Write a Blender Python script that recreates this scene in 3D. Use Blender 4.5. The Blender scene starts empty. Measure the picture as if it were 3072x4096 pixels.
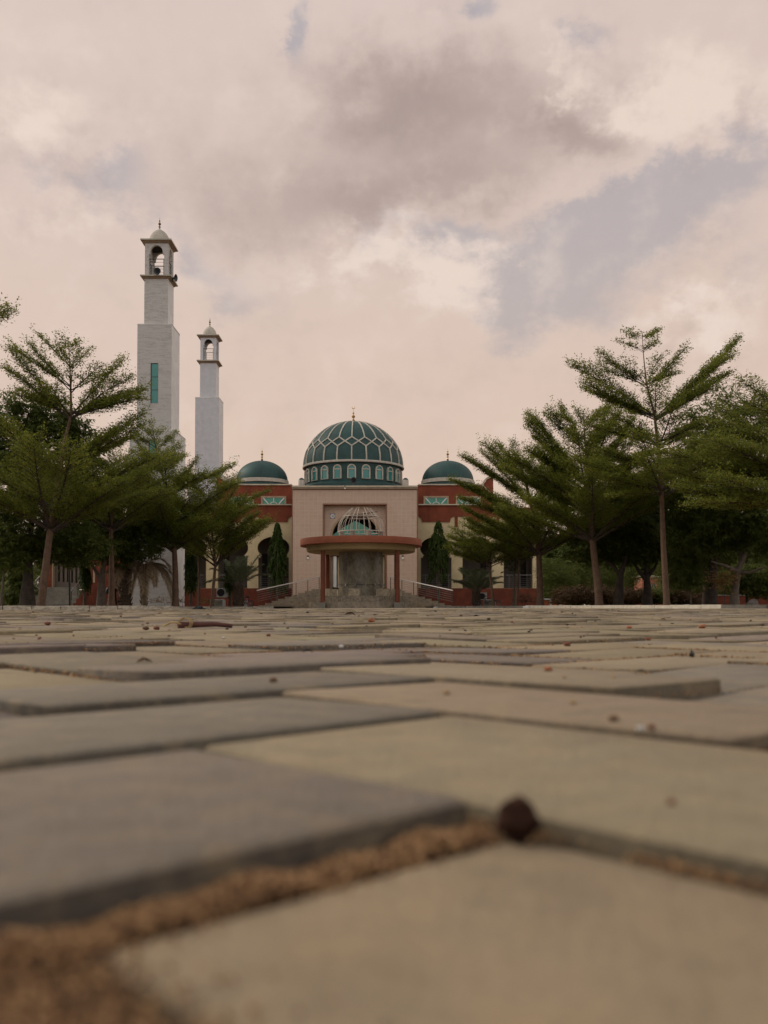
import bpy, math, random
import numpy as np
from mathutils import Vector, Matrix, noise as mnoise
from mathutils.geometry import tessellate_polygon

S = bpy.context.scene
COL = S.collection
F = 3600.0                      # focal length in photo pixels (3072 wide)
HY = 2428.0                     # photo row of the horizon
PITCH = math.radians(1.5)
CAMZ = 0.036
UPV = Vector((0, -math.sin(PITCH), math.cos(PITCH)))
FWD = Vector((0, math.cos(PITCH), math.sin(PITCH)))
CY0 = HY - F * math.tan(PITCH)  # photo row of the optical axis


def P(px, py, Y):
    """World point seen at photo pixel (px, py) at depth Y metres."""
    d = Vector((1, 0, 0)) * ((px - 1536) / F) + UPV * (-(py - CY0) / F) + FWD
    t = Y / d.y
    return Vector((d.x * t, Y, CAMZ + d.z * t))


def XZ(px, py, Y):
    p = P(px, py, Y)
    return (p.x, p.z)


ORG = {}


def tag(o, label=None, cat=None, group=None, kind=None):
    if label: o['label'] = label
    if cat: o['category'] = cat
    if group: o['group'] = group
    if kind: o['kind'] = kind
    return o


def thing(name, label, cat, loc=(0, 0, 0), group=None):
    o = bpy.data.objects.new(name, None)
    o.empty_display_size = 0.2
    COL.objects.link(o)
    o.location = Vector(loc)
    ORG[o] = Vector(loc)
    return tag(o, label, cat, group)


def link(name, me, mats, parent=None, loc=None):
    if mats is not None:
        for m in (mats if isinstance(mats, (list, tuple)) else [mats]):
            me.materials.append(m)
    o = bpy.data.objects.new(name, me)
    COL.objects.link(o)
    if parent is not None:
        o.parent = parent
        ORG[o] = ORG[parent]
    elif loc is not None:
        o.location = Vector(loc)
        ORG[o] = Vector(loc)
    else:
        ORG[o] = Vector((0, 0, 0))
    return o


class MB:
    def __init__(self):
        self.v = []; self.f = []; self.m = []

    def add(self, vs, fs, mat=0):
        b = len(self.v)
        self.v.extend([tuple(p) for p in vs])
        self.f.extend([tuple(i + b for i in f) for f in fs])
        self.m.extend([mat] * len(fs))
        return self

    def bx(self, x0, x1, y0, y1, z0, z1, mat=0):
        vs = [(x0, y0, z0), (x1, y0, z0), (x1, y1, z0), (x0, y1, z0), (x0, y0, z1), (x1, y0, z1), (x1, y1, z1), (x0, y1, z1)]
        return self.add(vs, [(3, 2, 1, 0), (4, 5, 6, 7), (0, 1, 5, 4), (1, 2, 6, 5), (2, 3, 7, 6), (3, 0, 4, 7)], mat)

    def boxr(self, c, s, rz=0.0, mat=0, tilt=0.0):
        M = Matrix.Translation(Vector(c)) @ Matrix.Rotation(rz, 4, 'Z') @ Matrix.Rotation(tilt, 4, 'X')
        h = [k / 2 for k in s]
        vs = [M @ Vector((a * h[0], b * h[1], cc * h[2])) for cc in (-1, 1) for a, b in ((-1, -1), (1, -1), (1, 1), (-1, 1))]
        return self.add(vs, [(3, 2, 1, 0), (4, 5, 6, 7), (0, 1, 5, 4), (1, 2, 6, 5), (2, 3, 7, 6), (3, 0, 4, 7)], mat)

    def tube(self, pts, r, n=6, mat=0, caps=True):
        pts = [Vector(p) for p in pts]
        rs = list(r) if isinstance(r, (list, tuple)) else [r] * len(pts)
        vs = []; fs = []
        N = len(pts)
        prev = None
        for i, p in enumerate(pts):
            t = (pts[min(i + 1, N - 1)] - pts[max(i - 1, 0)])
            t = t.normalized() if t.length > 1e-9 else Vector((0, 0, 1))
            a = prev if prev is not None else (Vector((1, 0, 0)) if abs(t.x) < 0.8 else Vector((0, 1, 0)))
            u = (a - t * a.dot(t)).normalized()
            prev = u
            w = t.cross(u)
            for k in range(n):
                an = 2 * math.pi * k / n
                vs.append(p + (u * math.cos(an) + w * math.sin(an)) * rs[i])
        for i in range(N - 1):
            for k in range(n):
                k2 = (k + 1) % n
                fs.append((i * n + k, i * n + k2, (i + 1) * n + k2, (i + 1) * n + k))
        if caps:
            fs.append(tuple(range(n - 1, -1, -1)))
            fs.append(tuple((N - 1) * n + k for k in range(n)))
        return self.add(vs, fs, mat)

    def lathe(self, prof, cx, cy, n=32, mat=0, a0=0.0, cap=True):
        vs = []; fs = []
        N = len(prof)
        for r, z in prof:
            for k in range(n):
                an = a0 + 2 * math.pi * k / n
                vs.append((cx + r * math.cos(an), cy + r * math.sin(an), z))
        for i in range(N - 1):
            for k in range(n):
                k2 = (k + 1) % n
                fs.append((i * n + k, i * n + k2, (i + 1) * n + k2, (i + 1) * n + k))
        if cap:
            fs.append(tuple(range(n - 1, -1, -1)))
            fs.append(tuple((N - 1) * n + k for k in range(n)))
        return self.add(vs, fs, mat)

    def plate(self, loops, fn, mat=0, back=True):
        """Extruded flat shape with holes. loops: lists of 2D points (first is the outline); fn(u, v, side) -> 3D, side 0 front, 1 back."""
        flat = [p for l in loops for p in l]
        tris = tessellate_polygon([[Vector((p[0], p[1], 0)) for p in l] for l in loops])
        n = len(flat)
        vs = [fn(p[0], p[1], 0) for p in flat] + [fn(p[0], p[1], 1) for p in flat]
        fs = []
        for t in tris:
            fs.append(tuple(t))
            if back: fs.append(tuple(i + n for i in reversed(t)))
        b = 0
        for l in loops:
            L = len(l)
            for i in range(L):
                j = (i + 1) % L
                fs.append((b + i, b + j, n + b + j, n + b + i))
            b += L
        return self.add(vs, fs, mat)

    def build(self, name, mats, parent=None, smooth=False, loc=None, sharp=40, recalc=False):
        org = ORG[parent] if parent is not None else (Vector(loc) if loc is not None else Vector((0, 0, 0)))
        me = bpy.data.meshes.new(name)
        me.from_pydata([(x - org.x, y - org.y, z - org.z) for x, y, z in self.v], [], self.f)
        if not isinstance(mats, (list, tuple)): mats = [mats]
        o = link(name, me, mats, parent, loc)
        if len(mats) > 1:
            me.polygons.foreach_set('material_index', self.m)
        if recalc:
            import bmesh
            bm = bmesh.new(); bm.from_mesh(me)
            bmesh.ops.recalc_face_normals(bm, faces=bm.faces)
            bm.to_mesh(me); bm.free()
        if smooth:
            me.polygons.foreach_set('use_smooth', [True] * len(me.polygons))
            me.set_sharp_from_angle(angle=math.radians(sharp))
        me.update()
        return o


def mesh_np(name, V, Fq, mats, parent=None, loc=None, attr=None, smooth=False):
    """Fast mesh from numpy: V (n,3), Fq (m,4) quads. attr: per-face RGB array stored as 'tint'."""
    org = ORG[parent] if parent is not None else (Vector(loc) if loc is not None else Vector((0, 0, 0)))
    V = np.asarray(V, dtype=np.float32) - np.array(org, dtype=np.float32)
    Fq = np.asarray(Fq, dtype=np.int32)
    me = bpy.data.meshes.new(name)
    me.vertices.add(len(V)); me.vertices.foreach_set('co', V.ravel())
    m, k = Fq.shape
    me.loops.add(m * k); me.loops.foreach_set('vertex_index', Fq.ravel())
    me.polygons.add(m)
    me.polygons.foreach_set('loop_start', np.arange(0, m * k, k, dtype=np.int32))
    me.polygons.foreach_set('loop_total', np.full(m, k, dtype=np.int32))
    if smooth: me.polygons.foreach_set('use_smooth', np.ones(m, dtype=bool))
    if attr is not None:
        a = me.attributes.new('tint', 'FLOAT_COLOR', 'FACE')
        c = np.ones((m, 4), dtype=np.float32); c[:, :3] = attr
        a.data.foreach_set('color', c.ravel())
    me.update(calc_edges=True)
    return link(name, me, mats, parent, loc)


# ------------------------------------------------------------------ materials
class NT:
    """Small node-graph helper."""
    def __init__(self, tree):
        self.t = tree; self.n = tree.nodes; self.l = tree.links

    def node(self, typ, **kw):
        nd = self.n.new(typ)
        for k, v in kw.items():
            setattr(nd, k, v)
        return nd

    def put(self, sock, val):
        if val is None: return
        if isinstance(val, bpy.types.NodeSocket): self.l.new(val, sock)
        elif isinstance(val, (tuple, list)) and len(val) == 3 and sock.type == 'RGBA': sock.default_value = (*val, 1)
        else: sock.default_value = val

    def math(self, op, a, b=None, c=None, clamp=False):
        nd = self.node('ShaderNodeMath', operation=op, use_clamp=clamp)
        self.put(nd.inputs[0], a); self.put(nd.inputs[1], b); self.put(nd.inputs[2], c)
        return nd.outputs[0]

    def mix(self, fac, a, b, mode='MIX'):
        nd = self.node('ShaderNodeMix', data_type='RGBA', blend_type=mode)
        self.put(nd.inputs[0], fac); self.put(nd.inputs[6], a); self.put(nd.inputs[7], b)
        return nd.outputs[2]

    def step(self, x, lo, hi, a=0.0, b=1.0):
        nd = self.node('ShaderNodeMapRange', interpolation_type='SMOOTHSTEP')
        self.put(nd.inputs[0], x); self.put(nd.inputs[1], lo); self.put(nd.inputs[2], hi)
        self.put(nd.inputs[3], a); self.put(nd.inputs[4], b)
        return nd.outputs[0]

    def noise(self, vec, scale, detail=4, rough=0.55, dist=0.0, out=0):
        nd = self.node('ShaderNodeTexNoise')
        self.put(nd.inputs['Vector'], vec)
        nd.inputs['Scale'].default_value = scale; nd.inputs['Detail'].default_value = detail
        nd.inputs['Roughness'].default_value = rough; nd.inputs['Distortion'].default_value = dist
        return nd.outputs[out]

    def scale(self, vec, s):
        nd = self.node('ShaderNodeMapping')
        self.put(nd.inputs[0], vec); nd.inputs['Scale'].default_value = s
        return nd.outputs[0]


def new_mat(name):
    m = bpy.data.materials.new(name); m.use_nodes = True
    nt = NT(m.node_tree)
    b = m.node_tree.nodes['Principled BSDF']
    return m, nt, b


def srgb(r, g, b):
    f = lambda c: (c / 255 / 12.92) if c / 255 <= 0.04045 else ((c / 255 + 0.055) / 1.055) ** 2.4
    return (f(r), f(g), f(b))


def plain(name, col, rough=0.7, var=0.12, scale=3.0, metal=0.0, bump=0.0, bscale=40.0, stain=0.0, spec=0.3):
    """Base colour broken up by two scales of world-space noise, optional vertical streak stains and bump."""
    m, nt, b = new_mat(name)
    co = nt.node('ShaderNodeNewGeometry').outputs['Position']
    n1 = nt.noise(co, scale, 6, 0.6)
    n2 = nt.noise(co, scale * 9, 3, 0.6)
    f = nt.math('ADD', nt.math('MULTIPLY', n1, 0.65), nt.math('MULTIPLY', n2, 0.35))
    dark = tuple(c * (1 - 2.2 * var) for c in col); light = tuple(min(1, c * (1 + 1.6 * var)) for c in col)
    c = nt.mix(nt.step(f, 0.3, 0.7), dark, light)
    if stain > 0:
        s = nt.noise(nt.scale(co, (1.6, 1.6, 0.12)), 1.4, 5, 0.65)
        c = nt.mix(nt.math('MULTIPLY', nt.step(s, 0.52, 0.78), stain), c, tuple(k * 0.42 for k in col))
    nt.put(b.inputs['Base Color'], c)
    b.inputs['Roughness'].default_value = rough; b.inputs['Metallic'].default_value = metal
    b.inputs['Specular IOR Level'].default_value = spec
    if bump > 0:
        bp = nt.node('ShaderNodeBump'); bp.inputs['Strength'].default_value = bump; bp.inputs['Distance'].default_value = 0.02
        nt.put(bp.inputs['Height'], nt.noise(co, bscale, 4, 0.6)); nt.put(b.inputs['Normal'], bp.outputs[0])
    return m


def leaf_mat(name, dark, mid, light, trans=0.3):
    m, nt, b = new_mat(name)
    g = nt.node('ShaderNodeNewGeometry')
    rnd = g.outputs['Random Per Island']
    big = nt.noise(g.outputs['Position'], 0.9, 3, 0.5)
    f = nt.math('ADD', nt.math('MULTIPLY', rnd, 0.65), nt.math('MULTIPLY', big, 0.5))
    c = nt.mix(nt.step(f, 0.15, 0.6), dark, mid)
    c = nt.mix(nt.step(f, 0.62, 1.05), c, light)
    nt.put(b.inputs['Base Color'], c)
    b.inputs['Roughness'].default_value = 0.6; b.inputs['Specular IOR Level'].default_value = 0.12
    tr = nt.node('ShaderNodeBsdfTranslucent')
    nt.put(tr.inputs['Color'], nt.mix(0.5, c, tuple(k * 1.5 for k in light)))
    mx = nt.node('ShaderNodeMixShader'); mx.inputs[0].default_value = trans
    nt.l.new(b.outputs[0], mx.inputs[1]); nt.l.new(tr.outputs[0], mx.inputs[2])
    nt.l.new(mx.outputs[0], m.node_tree.nodes['Material Output'].inputs['Surface'])
    return m


# ------------------------------------------------------------------ camera
cam = bpy.data.cameras.new('camera')
cam.sensor_fit = 'HORIZONTAL'; cam.sensor_width = 36.0
cam.lens = 36.0 * F / 3072
cam.shift_y = (CY0 - 2048) / 3072
cam.clip_start = 0.004; cam.clip_end = 4000
cam.dof.use_dof = True
cam.dof.focus_distance = 22.0
cam.dof.aperture_fstop = 19.0
camo = bpy.data.objects.new('camera', cam)
camo.location = (0, 0, CAMZ)
camo.rotation_euler = (math.radians(90) + PITCH, 0, 0)
COL.objects.link(camo)
S.camera = camo

S.view_settings.view_transform = 'Standard'
S.view_settings.look = 'None'
S.view_settings.exposure = 0.0
S.view_settings.gamma = 1.0
S.render.engine = 'CYCLES'
S.cycles.max_bounces = 6
S.cycles.diffuse_bounces = 3
S.cycles.transmission_bounces = 4
S.cycles.transparent_max_bounces = 4
S.cycles.use_adaptive_sampling = True
S.cycles.adaptive_threshold = 0.02
S.cycles.use_denoising = True

# ------------------------------------------------------------------ sky and sun
SUN = Vector((-0.80, 0.30, 0.62)).normalized()
w = bpy.data.worlds.new('World'); S.world = w; w.use_nodes = True
nt = NT(w.node_tree)
bg = w.node_tree.nodes['Background']
sky = nt.node('ShaderNodeTexSky', sky_type='NISHITA')
sky.sun_disc = False
sky.sun_elevation = math.asin(SUN.z)
sky.sun_rotation = math.atan2(SUN.x, SUN.y) % (2 * math.pi)
sky.air_density = 1.2; sky.dust_density = 3.0
tc = nt.node('ShaderNodeTexCoord').outputs['Generated']
sep = nt.node('ShaderNodeSeparateXYZ'); nt.put(sep.inputs[0], tc)
dx, dy, dz = sep.outputs
front = nt.step(dy, 0.12, 0.45)
yy = nt.math('MAXIMUM', dy, 0.12)
# cloud field: direction of view, in units of the photo's pixels, broken up by noise
n_a = nt.node('ShaderNodeTexNoise'); nt.put(n_a.inputs['Vector'], tc)
n_a.inputs['Scale'].default_value = 7.0; n_a.inputs['Detail'].default_value = 9; n_a.inputs['Roughness'].default_value = 0.60
n_b = nt.node('ShaderNodeTexNoise'); nt.put(n_b.inputs['Vector'], nt.scale(tc, (1, 1, 1.5)))
n_b.inputs['Scale'].default_value = 26.0; n_b.inputs['Detail'].default_value = 7; n_b.inputs['Roughness'].default_value = 0.62
sa = nt.node('ShaderNodeSeparateColor'); nt.put(sa.inputs[0], n_a.outputs['Color'])
sb = nt.node('ShaderNodeSeparateColor'); nt.put(sb.inputs[0], n_b.outputs['Color'])
def warp(base, ca, cb, k1, k2):
    a = nt.math('MULTIPLY_ADD', nt.math('SUBTRACT', ca, 0.5), k1, base)
    return nt.math('MULTIPLY_ADD', nt.math('SUBTRACT', cb, 0.5), k2, a)
U = nt.math('MULTIPLY_ADD', nt.math('DIVIDE', dx, yy), F, 1536.0)
V = nt.math('MULTIPLY_ADD', nt.math('DIVIDE', dz, yy), -F, HY)
U = warp(U, sa.outputs[0], sb.outputs[0], 620.0, 260.0)
V = warp(V, sa.outputs[1], sb.outputs[1], 560.0, 240.0)
def blobs(lst):
    tot = None
    for cx, cy, rx, ry, rot, k in lst:
        ca, sn = math.cos(math.radians(rot)), math.sin(math.radians(rot))
        u = nt.math('SUBTRACT', U, cx); v = nt.math('SUBTRACT', V, cy)
        a = nt.math('MULTIPLY_ADD', u, ca / rx, nt.math('MULTIPLY', v, sn / rx))
        b = nt.math('MULTIPLY_ADD', u, -sn / ry, nt.math('MULTIPLY', v, ca / ry))
        d = nt.math('MULTIPLY_ADD', a, a, nt.math('MULTIPLY', b, b))
        e = nt.math('MULTIPLY', nt.math('EXPONENT', nt.math('MULTIPLY', d, -1.0)), k)
        tot = e if tot is None else nt.math('ADD', tot, e)
    return tot
gap = blobs([(2760, 745, 560, 145, -25, 1.2), (2330, 1000, 420, 190, -20, 1.15), (1830, 930, 230, 80, -8, 0.8),
             (2950, 1000, 200, 160, 0, 0.5), (1180, 110, 75, 150, 5, 1.0), (1870, 40, 110, 90, 0, 1.0), (2340, 60, 130, 90, 0, 0.7),
             (260, 690, 300, 95, 16, 0.65), (860, 1080, 330, 110, 24, 0.75), (480, 600, 140, 120, 0, 0.65), (620, 860, 200, 120, 40, 0.4), (2250, 1230, 380, 110, -10, 0.5), (1330, 700, 100, 60, 0, 0.0)])
darkc = blobs([(1790, 420, 560, 260, 0, 1.1), (2360, 520, 260, 110, 8, 0.8), (1420, 780, 620, 170, 8, 0.8), (1950, 700, 360, 120, -8, 0.6),
               (820, 560, 420, 420, 0, 0.45), (1080, 930, 420, 150, 12, 0.6), (1500, 330, 420, 260, 0, 0.4), (300, 200, 300, 250, 0, 0.25), (2900, 60, 260, 120, 0, 0.2),
               (800, 1150, 600, 150, 10, 0.3)])
brightc = blobs([(2560, 330, 420, 190, -20, 1.0), (2950, 420, 260, 160, -30, 0.7), (2250, 190, 130, 180, 20, 0.7), (1880, 1010, 260, 80, -12, 1.1), (1960, 1110, 250, 120, 10, 0.8), (1650, 1090, 330, 90, 0, 0.55), (1300, 1130, 260, 90, 0, 0.45),
                 (100, 420, 320, 190, 0, 0.85), (330, 640, 200, 90, 0, 0.5), (2830, 1230, 240, 120, 0, 1.0), (250, 850, 330, 110, 0, 0.6), (1550, 930, 320, 90, -5, 0.5),
                 (1240, 250, 160, 160, 0, 0.3), (1700, 60, 140, 70, 0, 0.4), (2650, 1000, 300, 60, -20, 0.4)])
fine = nt.math('SUBTRACT', n_b.outputs['Fac'], 0.5)
broad = nt.math('SUBTRACT', n_a.outputs['Fac'], 0.5)
# billow relief: the same noise sampled a little towards the light and away from it
def relief(scale, det, off, stretch):
    v0 = nt.scale(tc, stretch)
    ad = nt.node('ShaderNodeVectorMath', operation='ADD'); nt.put(ad.inputs[0], v0); ad.inputs[1].default_value = off
    a_ = nt.noise(v0, scale, det, 0.58); b__ = nt.noise(ad.outputs[0], scale, det, 0.58)
    return nt.math('SUBTRACT', a_, b__)
rel = nt.math('ADD', nt.math('MULTIPLY', relief(8.0, 5, (-0.022, 0.0, 0.030), (1, 1, 1.2)), 1.25), nt.math('MULTIPLY', relief(24.0, 4, (-0.007, 0.0, 0.010), (1, 1, 1.2)), 0.35))
gapf = nt.step(nt.math('ADD', gap, nt.math('MULTIPLY_ADD', fine, 1.1, nt.math('MULTIPLY', broad, 0.9))), 0.18, 1.05)
elev = nt.step(dz, 0.02, 0.55)                       # horizon haze to open sky
cl_low = srgb(224, 197, 177); cl_high = srgb(222, 201, 190)
c_mid = nt.mix(elev, cl_low, cl_high)
shade = nt.math('ADD', darkc, nt.math('MULTIPLY_ADD', fine, 0.12, nt.math('MULTIPLY', broad, 0.95)))
c = nt.mix(nt.step(shade, 0.14, 1.65), c_mid, srgb(172, 152, 143))
lit = nt.math('SUBTRACT', nt.math('ADD', brightc, nt.math('MULTIPLY', nt.math('MULTIPLY_ADD', fine, 1.1, nt.math('MULTIPLY', broad, 0.8)), nt.math('MULTIPLY_ADD', brightc, 0.9, 0.75))), nt.math('MULTIPLY', darkc, 0.55))
lit = nt.math('ADD', lit, nt.math('MULTIPLY', rel, nt.math('MULTIPLY_ADD', brightc, 1.9, 0.9)))
c = nt.mix(nt.step(lit, 0.06, 1.1), c, srgb(238, 218, 204))
c = nt.mix(nt.math('MULTIPLY', gapf, 0.92), c, nt.mix(nt.step(dz, 0.25, 0.6), srgb(192, 179, 175), srgb(178, 171, 175)))
c = nt.mix(nt.math('MULTIPLY', nt.step(rel, 0.0, 0.3), nt.math('MULTIPLY_ADD', brightc, 0.35, 0.30)), c, srgb(236, 216, 202))
c = nt.mix(nt.math('MULTIPLY', nt.step(rel, 0.0, -0.3), nt.math('MULTIPLY_ADD', brightc, 0.2, 0.12)), c, srgb(165, 148, 142))
# the half of the sky behind the camera: higher, cooler overcast
c_back = nt.mix(nt.step(nt.math('MULTIPLY_ADD', broad, 1.3, 0.5), 0.2, 0.8), srgb(172, 170, 172), srgb(206, 203, 202))
c_back = nt.mix(1.0, c_back, (1.8, 1.78, 1.74), 'MULTIPLY')
c_all = nt.mix(front, c_back, c)
# the warm pink light stays low over the buildings; overhead the cloud is neutral
c_all = nt.mix(nt.step(dz, 0.52, 0.80), c_all, srgb(212, 208, 206))
STR = 0.1
cl10 = nt.mix(1.0, c_all, (1 / STR,) * 3, 'MULTIPLY')
veil = nt.mix(0.93, sky.outputs[0], cl10)
nt.put(bg.inputs[0], veil)
bg.inputs[1].default_value = STR

sl = bpy.data.lights.new('sun', 'SUN'); sl.energy = 1.5; sl.angle = math.radians(14); sl.color = (1.0, 0.93, 0.82)
so = bpy.data.objects.new('sun', sl); so.rotation_euler = SUN.to_track_quat('Z', 'Y').to_euler()
so.location = (-60, 20, 60); COL.objects.link(so)
# ------------------------------------------------------------------ shared materials
M = {}
M['red'] = plain('red_paint', (0.215, 0.052, 0.024), 0.8, 0.13, 1.2, bump=0.15, stain=0.5)
M['red_low'] = plain('red_plinth_paint', (0.165, 0.040, 0.020), 0.8, 0.16, 1.6, bump=0.15, stain=0.5)
M['cream'] = plain('cream_paint', (0.62, 0.49, 0.285), 0.8, 0.07, 1.0, bump=0.1, stain=0.25)
M['coping'] = plain('cream_coping', (0.55, 0.46, 0.34), 0.8, 0.10, 2.0, stain=0.4)
M['tan'] = plain('tan_trim', (0.42, 0.30, 0.19), 0.8, 0.10, 2.0, stain=0.3)
M['brown_trim'] = plain('brown_trim', (0.25, 0.125, 0.075), 0.75, 0.10, 2.0)
M['dome'] = plain('dome_green', (0.014, 0.055, 0.048), 0.62, 0.16, 0.9, bump=0.05, stain=0.35, spec=0.5)
M['whiterib'] = plain('white_rib_paint', (0.48, 0.435, 0.36), 0.75, 0.10, 3.0, stain=0.3)
M['gold'] = plain('gold_finial', (0.55, 0.33, 0.10), 0.38, 0.08, 6.0, metal=0.9)
M['dullgold'] = plain('dull_brass_finial', (0.22, 0.15, 0.09), 0.5, 0.08, 6.0, metal=0.7)
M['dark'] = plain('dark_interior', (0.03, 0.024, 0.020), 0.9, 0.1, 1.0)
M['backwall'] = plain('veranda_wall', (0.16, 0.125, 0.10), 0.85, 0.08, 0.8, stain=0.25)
M['steel'] = plain('steel_rail', (0.26, 0.25, 0.235), 0.42, 0.05, 8.0, metal=0.85)
M['brightsteel'] = plain('polished_top_rail', (0.50, 0.46, 0.42), 0.35, 0.05, 8.0, metal=0.3)
M['dimsteel'] = plain('dull_steel_bar', (0.20, 0.18, 0.16), 0.6, 0.08, 8.0)
M['darksteel'] = plain('dark_post', (0.05, 0.045, 0.04), 0.5, 0.05, 8.0, metal=0.4)
M['concrete'] = plain('grey_concrete', (0.27, 0.245, 0.20), 0.9, 0.14, 2.5, bump=0.3, stain=0.4)
M['stairs'] = plain('stair_stone', (0.30, 0.245, 0.18), 0.85, 0.18, 5.0, bump=0.2)
M['granite'] = plain('speckled_stone', (0.26, 0.21, 0.15), 0.75, 0.26, 9.0, bump=0.2)
M['seatstone'] = plain('seat_stone', (0.40, 0.325, 0.225), 0.75, 0.24, 9.0, bump=0.2)
M['white'] = plain('white_paint', (0.74, 0.71, 0.67), 0.75, 0.05, 1.5, stain=0.12)
M['offwhite'] = plain('off_white_render', (0.60, 0.57, 0.53), 0.8, 0.06, 2.5, bump=0.1, stain=0.15)
M['greywhite'] = plain('grey_white_panels', (0.56, 0.55, 0.56), 0.75, 0.05, 3.0, bump=0.1, stain=0.12)
M['oldwhite'] = plain('weathered_white_dome', (0.47, 0.42, 0.345), 0.8, 0.10, 2.0, stain=0.45)
M['belly'] = plain('brownish_soffit', (0.33, 0.235, 0.155), 0.8, 0.10, 3.0)
M['black'] = plain('black_plastic', (0.022, 0.021, 0.022), 0.5, 0.1, 8.0)
M['speaker'] = plain('grey_speaker_horn', (0.05, 0.052, 0.056), 0.45, 0.1, 8.0)
M['canopy_red'] = plain('canopy_red_paint', (0.30, 0.090, 0.045), 0.75, 0.08, 1.5, bump=0.08, stain=0.2)
M['column_red'] = plain('column_red_paint', (0.20, 0.062, 0.034), 0.75, 0.10, 1.5, bump=0.08, stain=0.3)
M['canopy_tan'] = plain('canopy_soffit_paint', (0.36, 0.255, 0.125), 0.8, 0.08, 1.5, stain=0.3)
M['ac'] = plain('ac_white_metal', (0.50, 0.49, 0.45), 0.5, 0.06, 4.0, stain=0.2)
M['lampglass'] = plain('white_lamp_glass', (0.8, 0.78, 0.74), 0.3, 0.02, 8.0)
M['pink'] = plain('pink_wall_paint', (0.42, 0.155, 0.095), 0.8, 0.08, 1.0, stain=0.2)
M['orange'] = plain('orange_wall_paint', (0.36, 0.105, 0.045), 0.8, 0.10, 1.0, stain=0.2)


def glass(name, col, rough=0.12, ior=1.5):
    m, nt, b = new_mat(name)
    co = nt.node('ShaderNodeNewGeometry').outputs['Position']
    nt.put(b.inputs['Base Color'], nt.mix(nt.noise(co, 0.8, 3), tuple(c * 0.75 for c in col), tuple(c * 1.2 for c in col)))
    b.inputs['Roughness'].default_value = rough
    b.inputs['Specular IOR Level'].default_value = 0.6
    return m


M['green_glass'] = glass('green_glass', (0.035, 0.25, 0.16))
M['teal_glass'] = glass('teal_glass', (0.045, 0.23, 0.20))
M['dark_glass'] = glass('dark_glass', (0.015, 0.02, 0.02))


def tile_mat():
    """Pinkish mosaic of small square tiles with pale joints."""
    m, nt, b = new_mat('pink_mosaic_tile')
    g = nt.node('ShaderNodeNewGeometry')
    sp = nt.node('ShaderNodeSeparateXYZ'); nt.put(sp.inputs[0], g.outputs['Position'])
    cb = nt.node('ShaderNodeCombineXYZ'); nt.put(cb.inputs[0], sp.outputs[0]); nt.put(cb.inputs[1], sp.outputs[2])
    def bricks(size, mort, off, c1, c2, cm):
        br = nt.node('ShaderNodeTexBrick', offset=off, squash=1.0)
        nt.put(br.inputs['Vector'], cb.outputs[0])
        br.inputs['Scale'].default_value = 1.0; br.inputs['Brick Width'].default_value = size
        br.inputs['Row Height'].default_value = size; br.inputs['Mortar Size'].default_value = mort
        br.inputs['Color1'].default_value = (*c1, 1); br.inputs['Color2'].default_value = (*c2, 1); br.inputs['Mortar'].default_value = (*cm, 1)
        return br
    a = bricks(0.105, 0.010, 0.0, (0.55, 0.38, 0.275), (0.45, 0.29, 0.205), (0.66, 0.51, 0.385))
    c = bricks(0.32, 0.022, 0.0, (0.55, 0.39, 0.29), (0.49, 0.33, 0.24), (0.59, 0.435, 0.325))
    col = nt.mix(0.55, a.outputs['Color'], c.outputs['Color'])
    n = nt.noise(g.outputs['Position'], 0.7, 4)
    col = nt.mix(nt.step(n, 0.35, 0.7, 0.0, 0.25), col, (0.52, 0.32, 0.21))
    nt.put(b.inputs['Base Color'], col); b.inputs['Roughness'].default_value = 0.55
    return m


M['tile'] = tile_mat()


def stone_clad():
    """Split-face white stone: wavy grey courses."""
    m, nt, b = new_mat('white_split_stone')
    g = nt.node('ShaderNodeNewGeometry').outputs['Position']
    st = nt.scale(g, (1.2, 1.2, 5.5))
    n1 = nt.noise(st, 1.6, 5, 0.62, 0.4)
    n2 = nt.noise(g, 9.0, 4, 0.6)
    n3 = nt.noise(nt.scale(g, (0.5, 0.5, 9.0)), 1.0, 4, 0.6)
    f = nt.math('ADD', nt.math('MULTIPLY', n1, 0.7), nt.math('MULTIPLY', n2, 0.3))
    c = nt.mix(nt.step(f, 0.34, 0.56), (0.405, 0.375, 0.345), (0.53, 0.495, 0.455))
    c = nt.mix(nt.step(n3, 0.55, 0.75, 0.0, 0.45), c, (0.40, 0.365, 0.33))
    nt.put(b.inputs['Base Color'], c); b.inputs['Roughness'].default_value = 0.85
    bp = nt.node('ShaderNodeBump'); bp.inputs['Strength'].default_value = 0.5; bp.inputs['Distance'].default_value = 0.05
    nt.put(bp.inputs['Height'], f); nt.put(b.inputs['Normal'], bp.outputs[0])
    return m


M['stone'] = stone_clad()


def drum_tile():
    m, nt, b = new_mat('dark_marble_slabs')
    tcn = nt.node('ShaderNodeTexCoord').outputs['UV']
    g = nt.node('ShaderNodeNewGeometry').outputs['Position']
    n1 = nt.noise(nt.scale(g, (1, 1, 0.7)), 3.5, 6, 0.65, 0.8)
    n2 = nt.noise(g, 1.2, 3)
    f = nt.math('ADD', nt.math('MULTIPLY', n1, 0.7), nt.math('MULTIPLY', n2, 0.3))
    c = nt.mix(nt.step(f, 0.3, 0.62), (0.065, 0.054, 0.036), (0.24, 0.205, 0.14))
    nt.put(b.inputs['Base Color'], c); b.inputs['Roughness'].default_value = 0.4
    return m


M['drum'] = drum_tile()


def arc(cx, cy, rx, ry, a0, a1, n):
    return [(cx + rx * math.cos(math.radians(a0 + (a1 - a0) * i / n)), cy + ry * math.sin(math.radians(a0 + (a1 - a0) * i / n))) for i in range(n + 1)]


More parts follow.
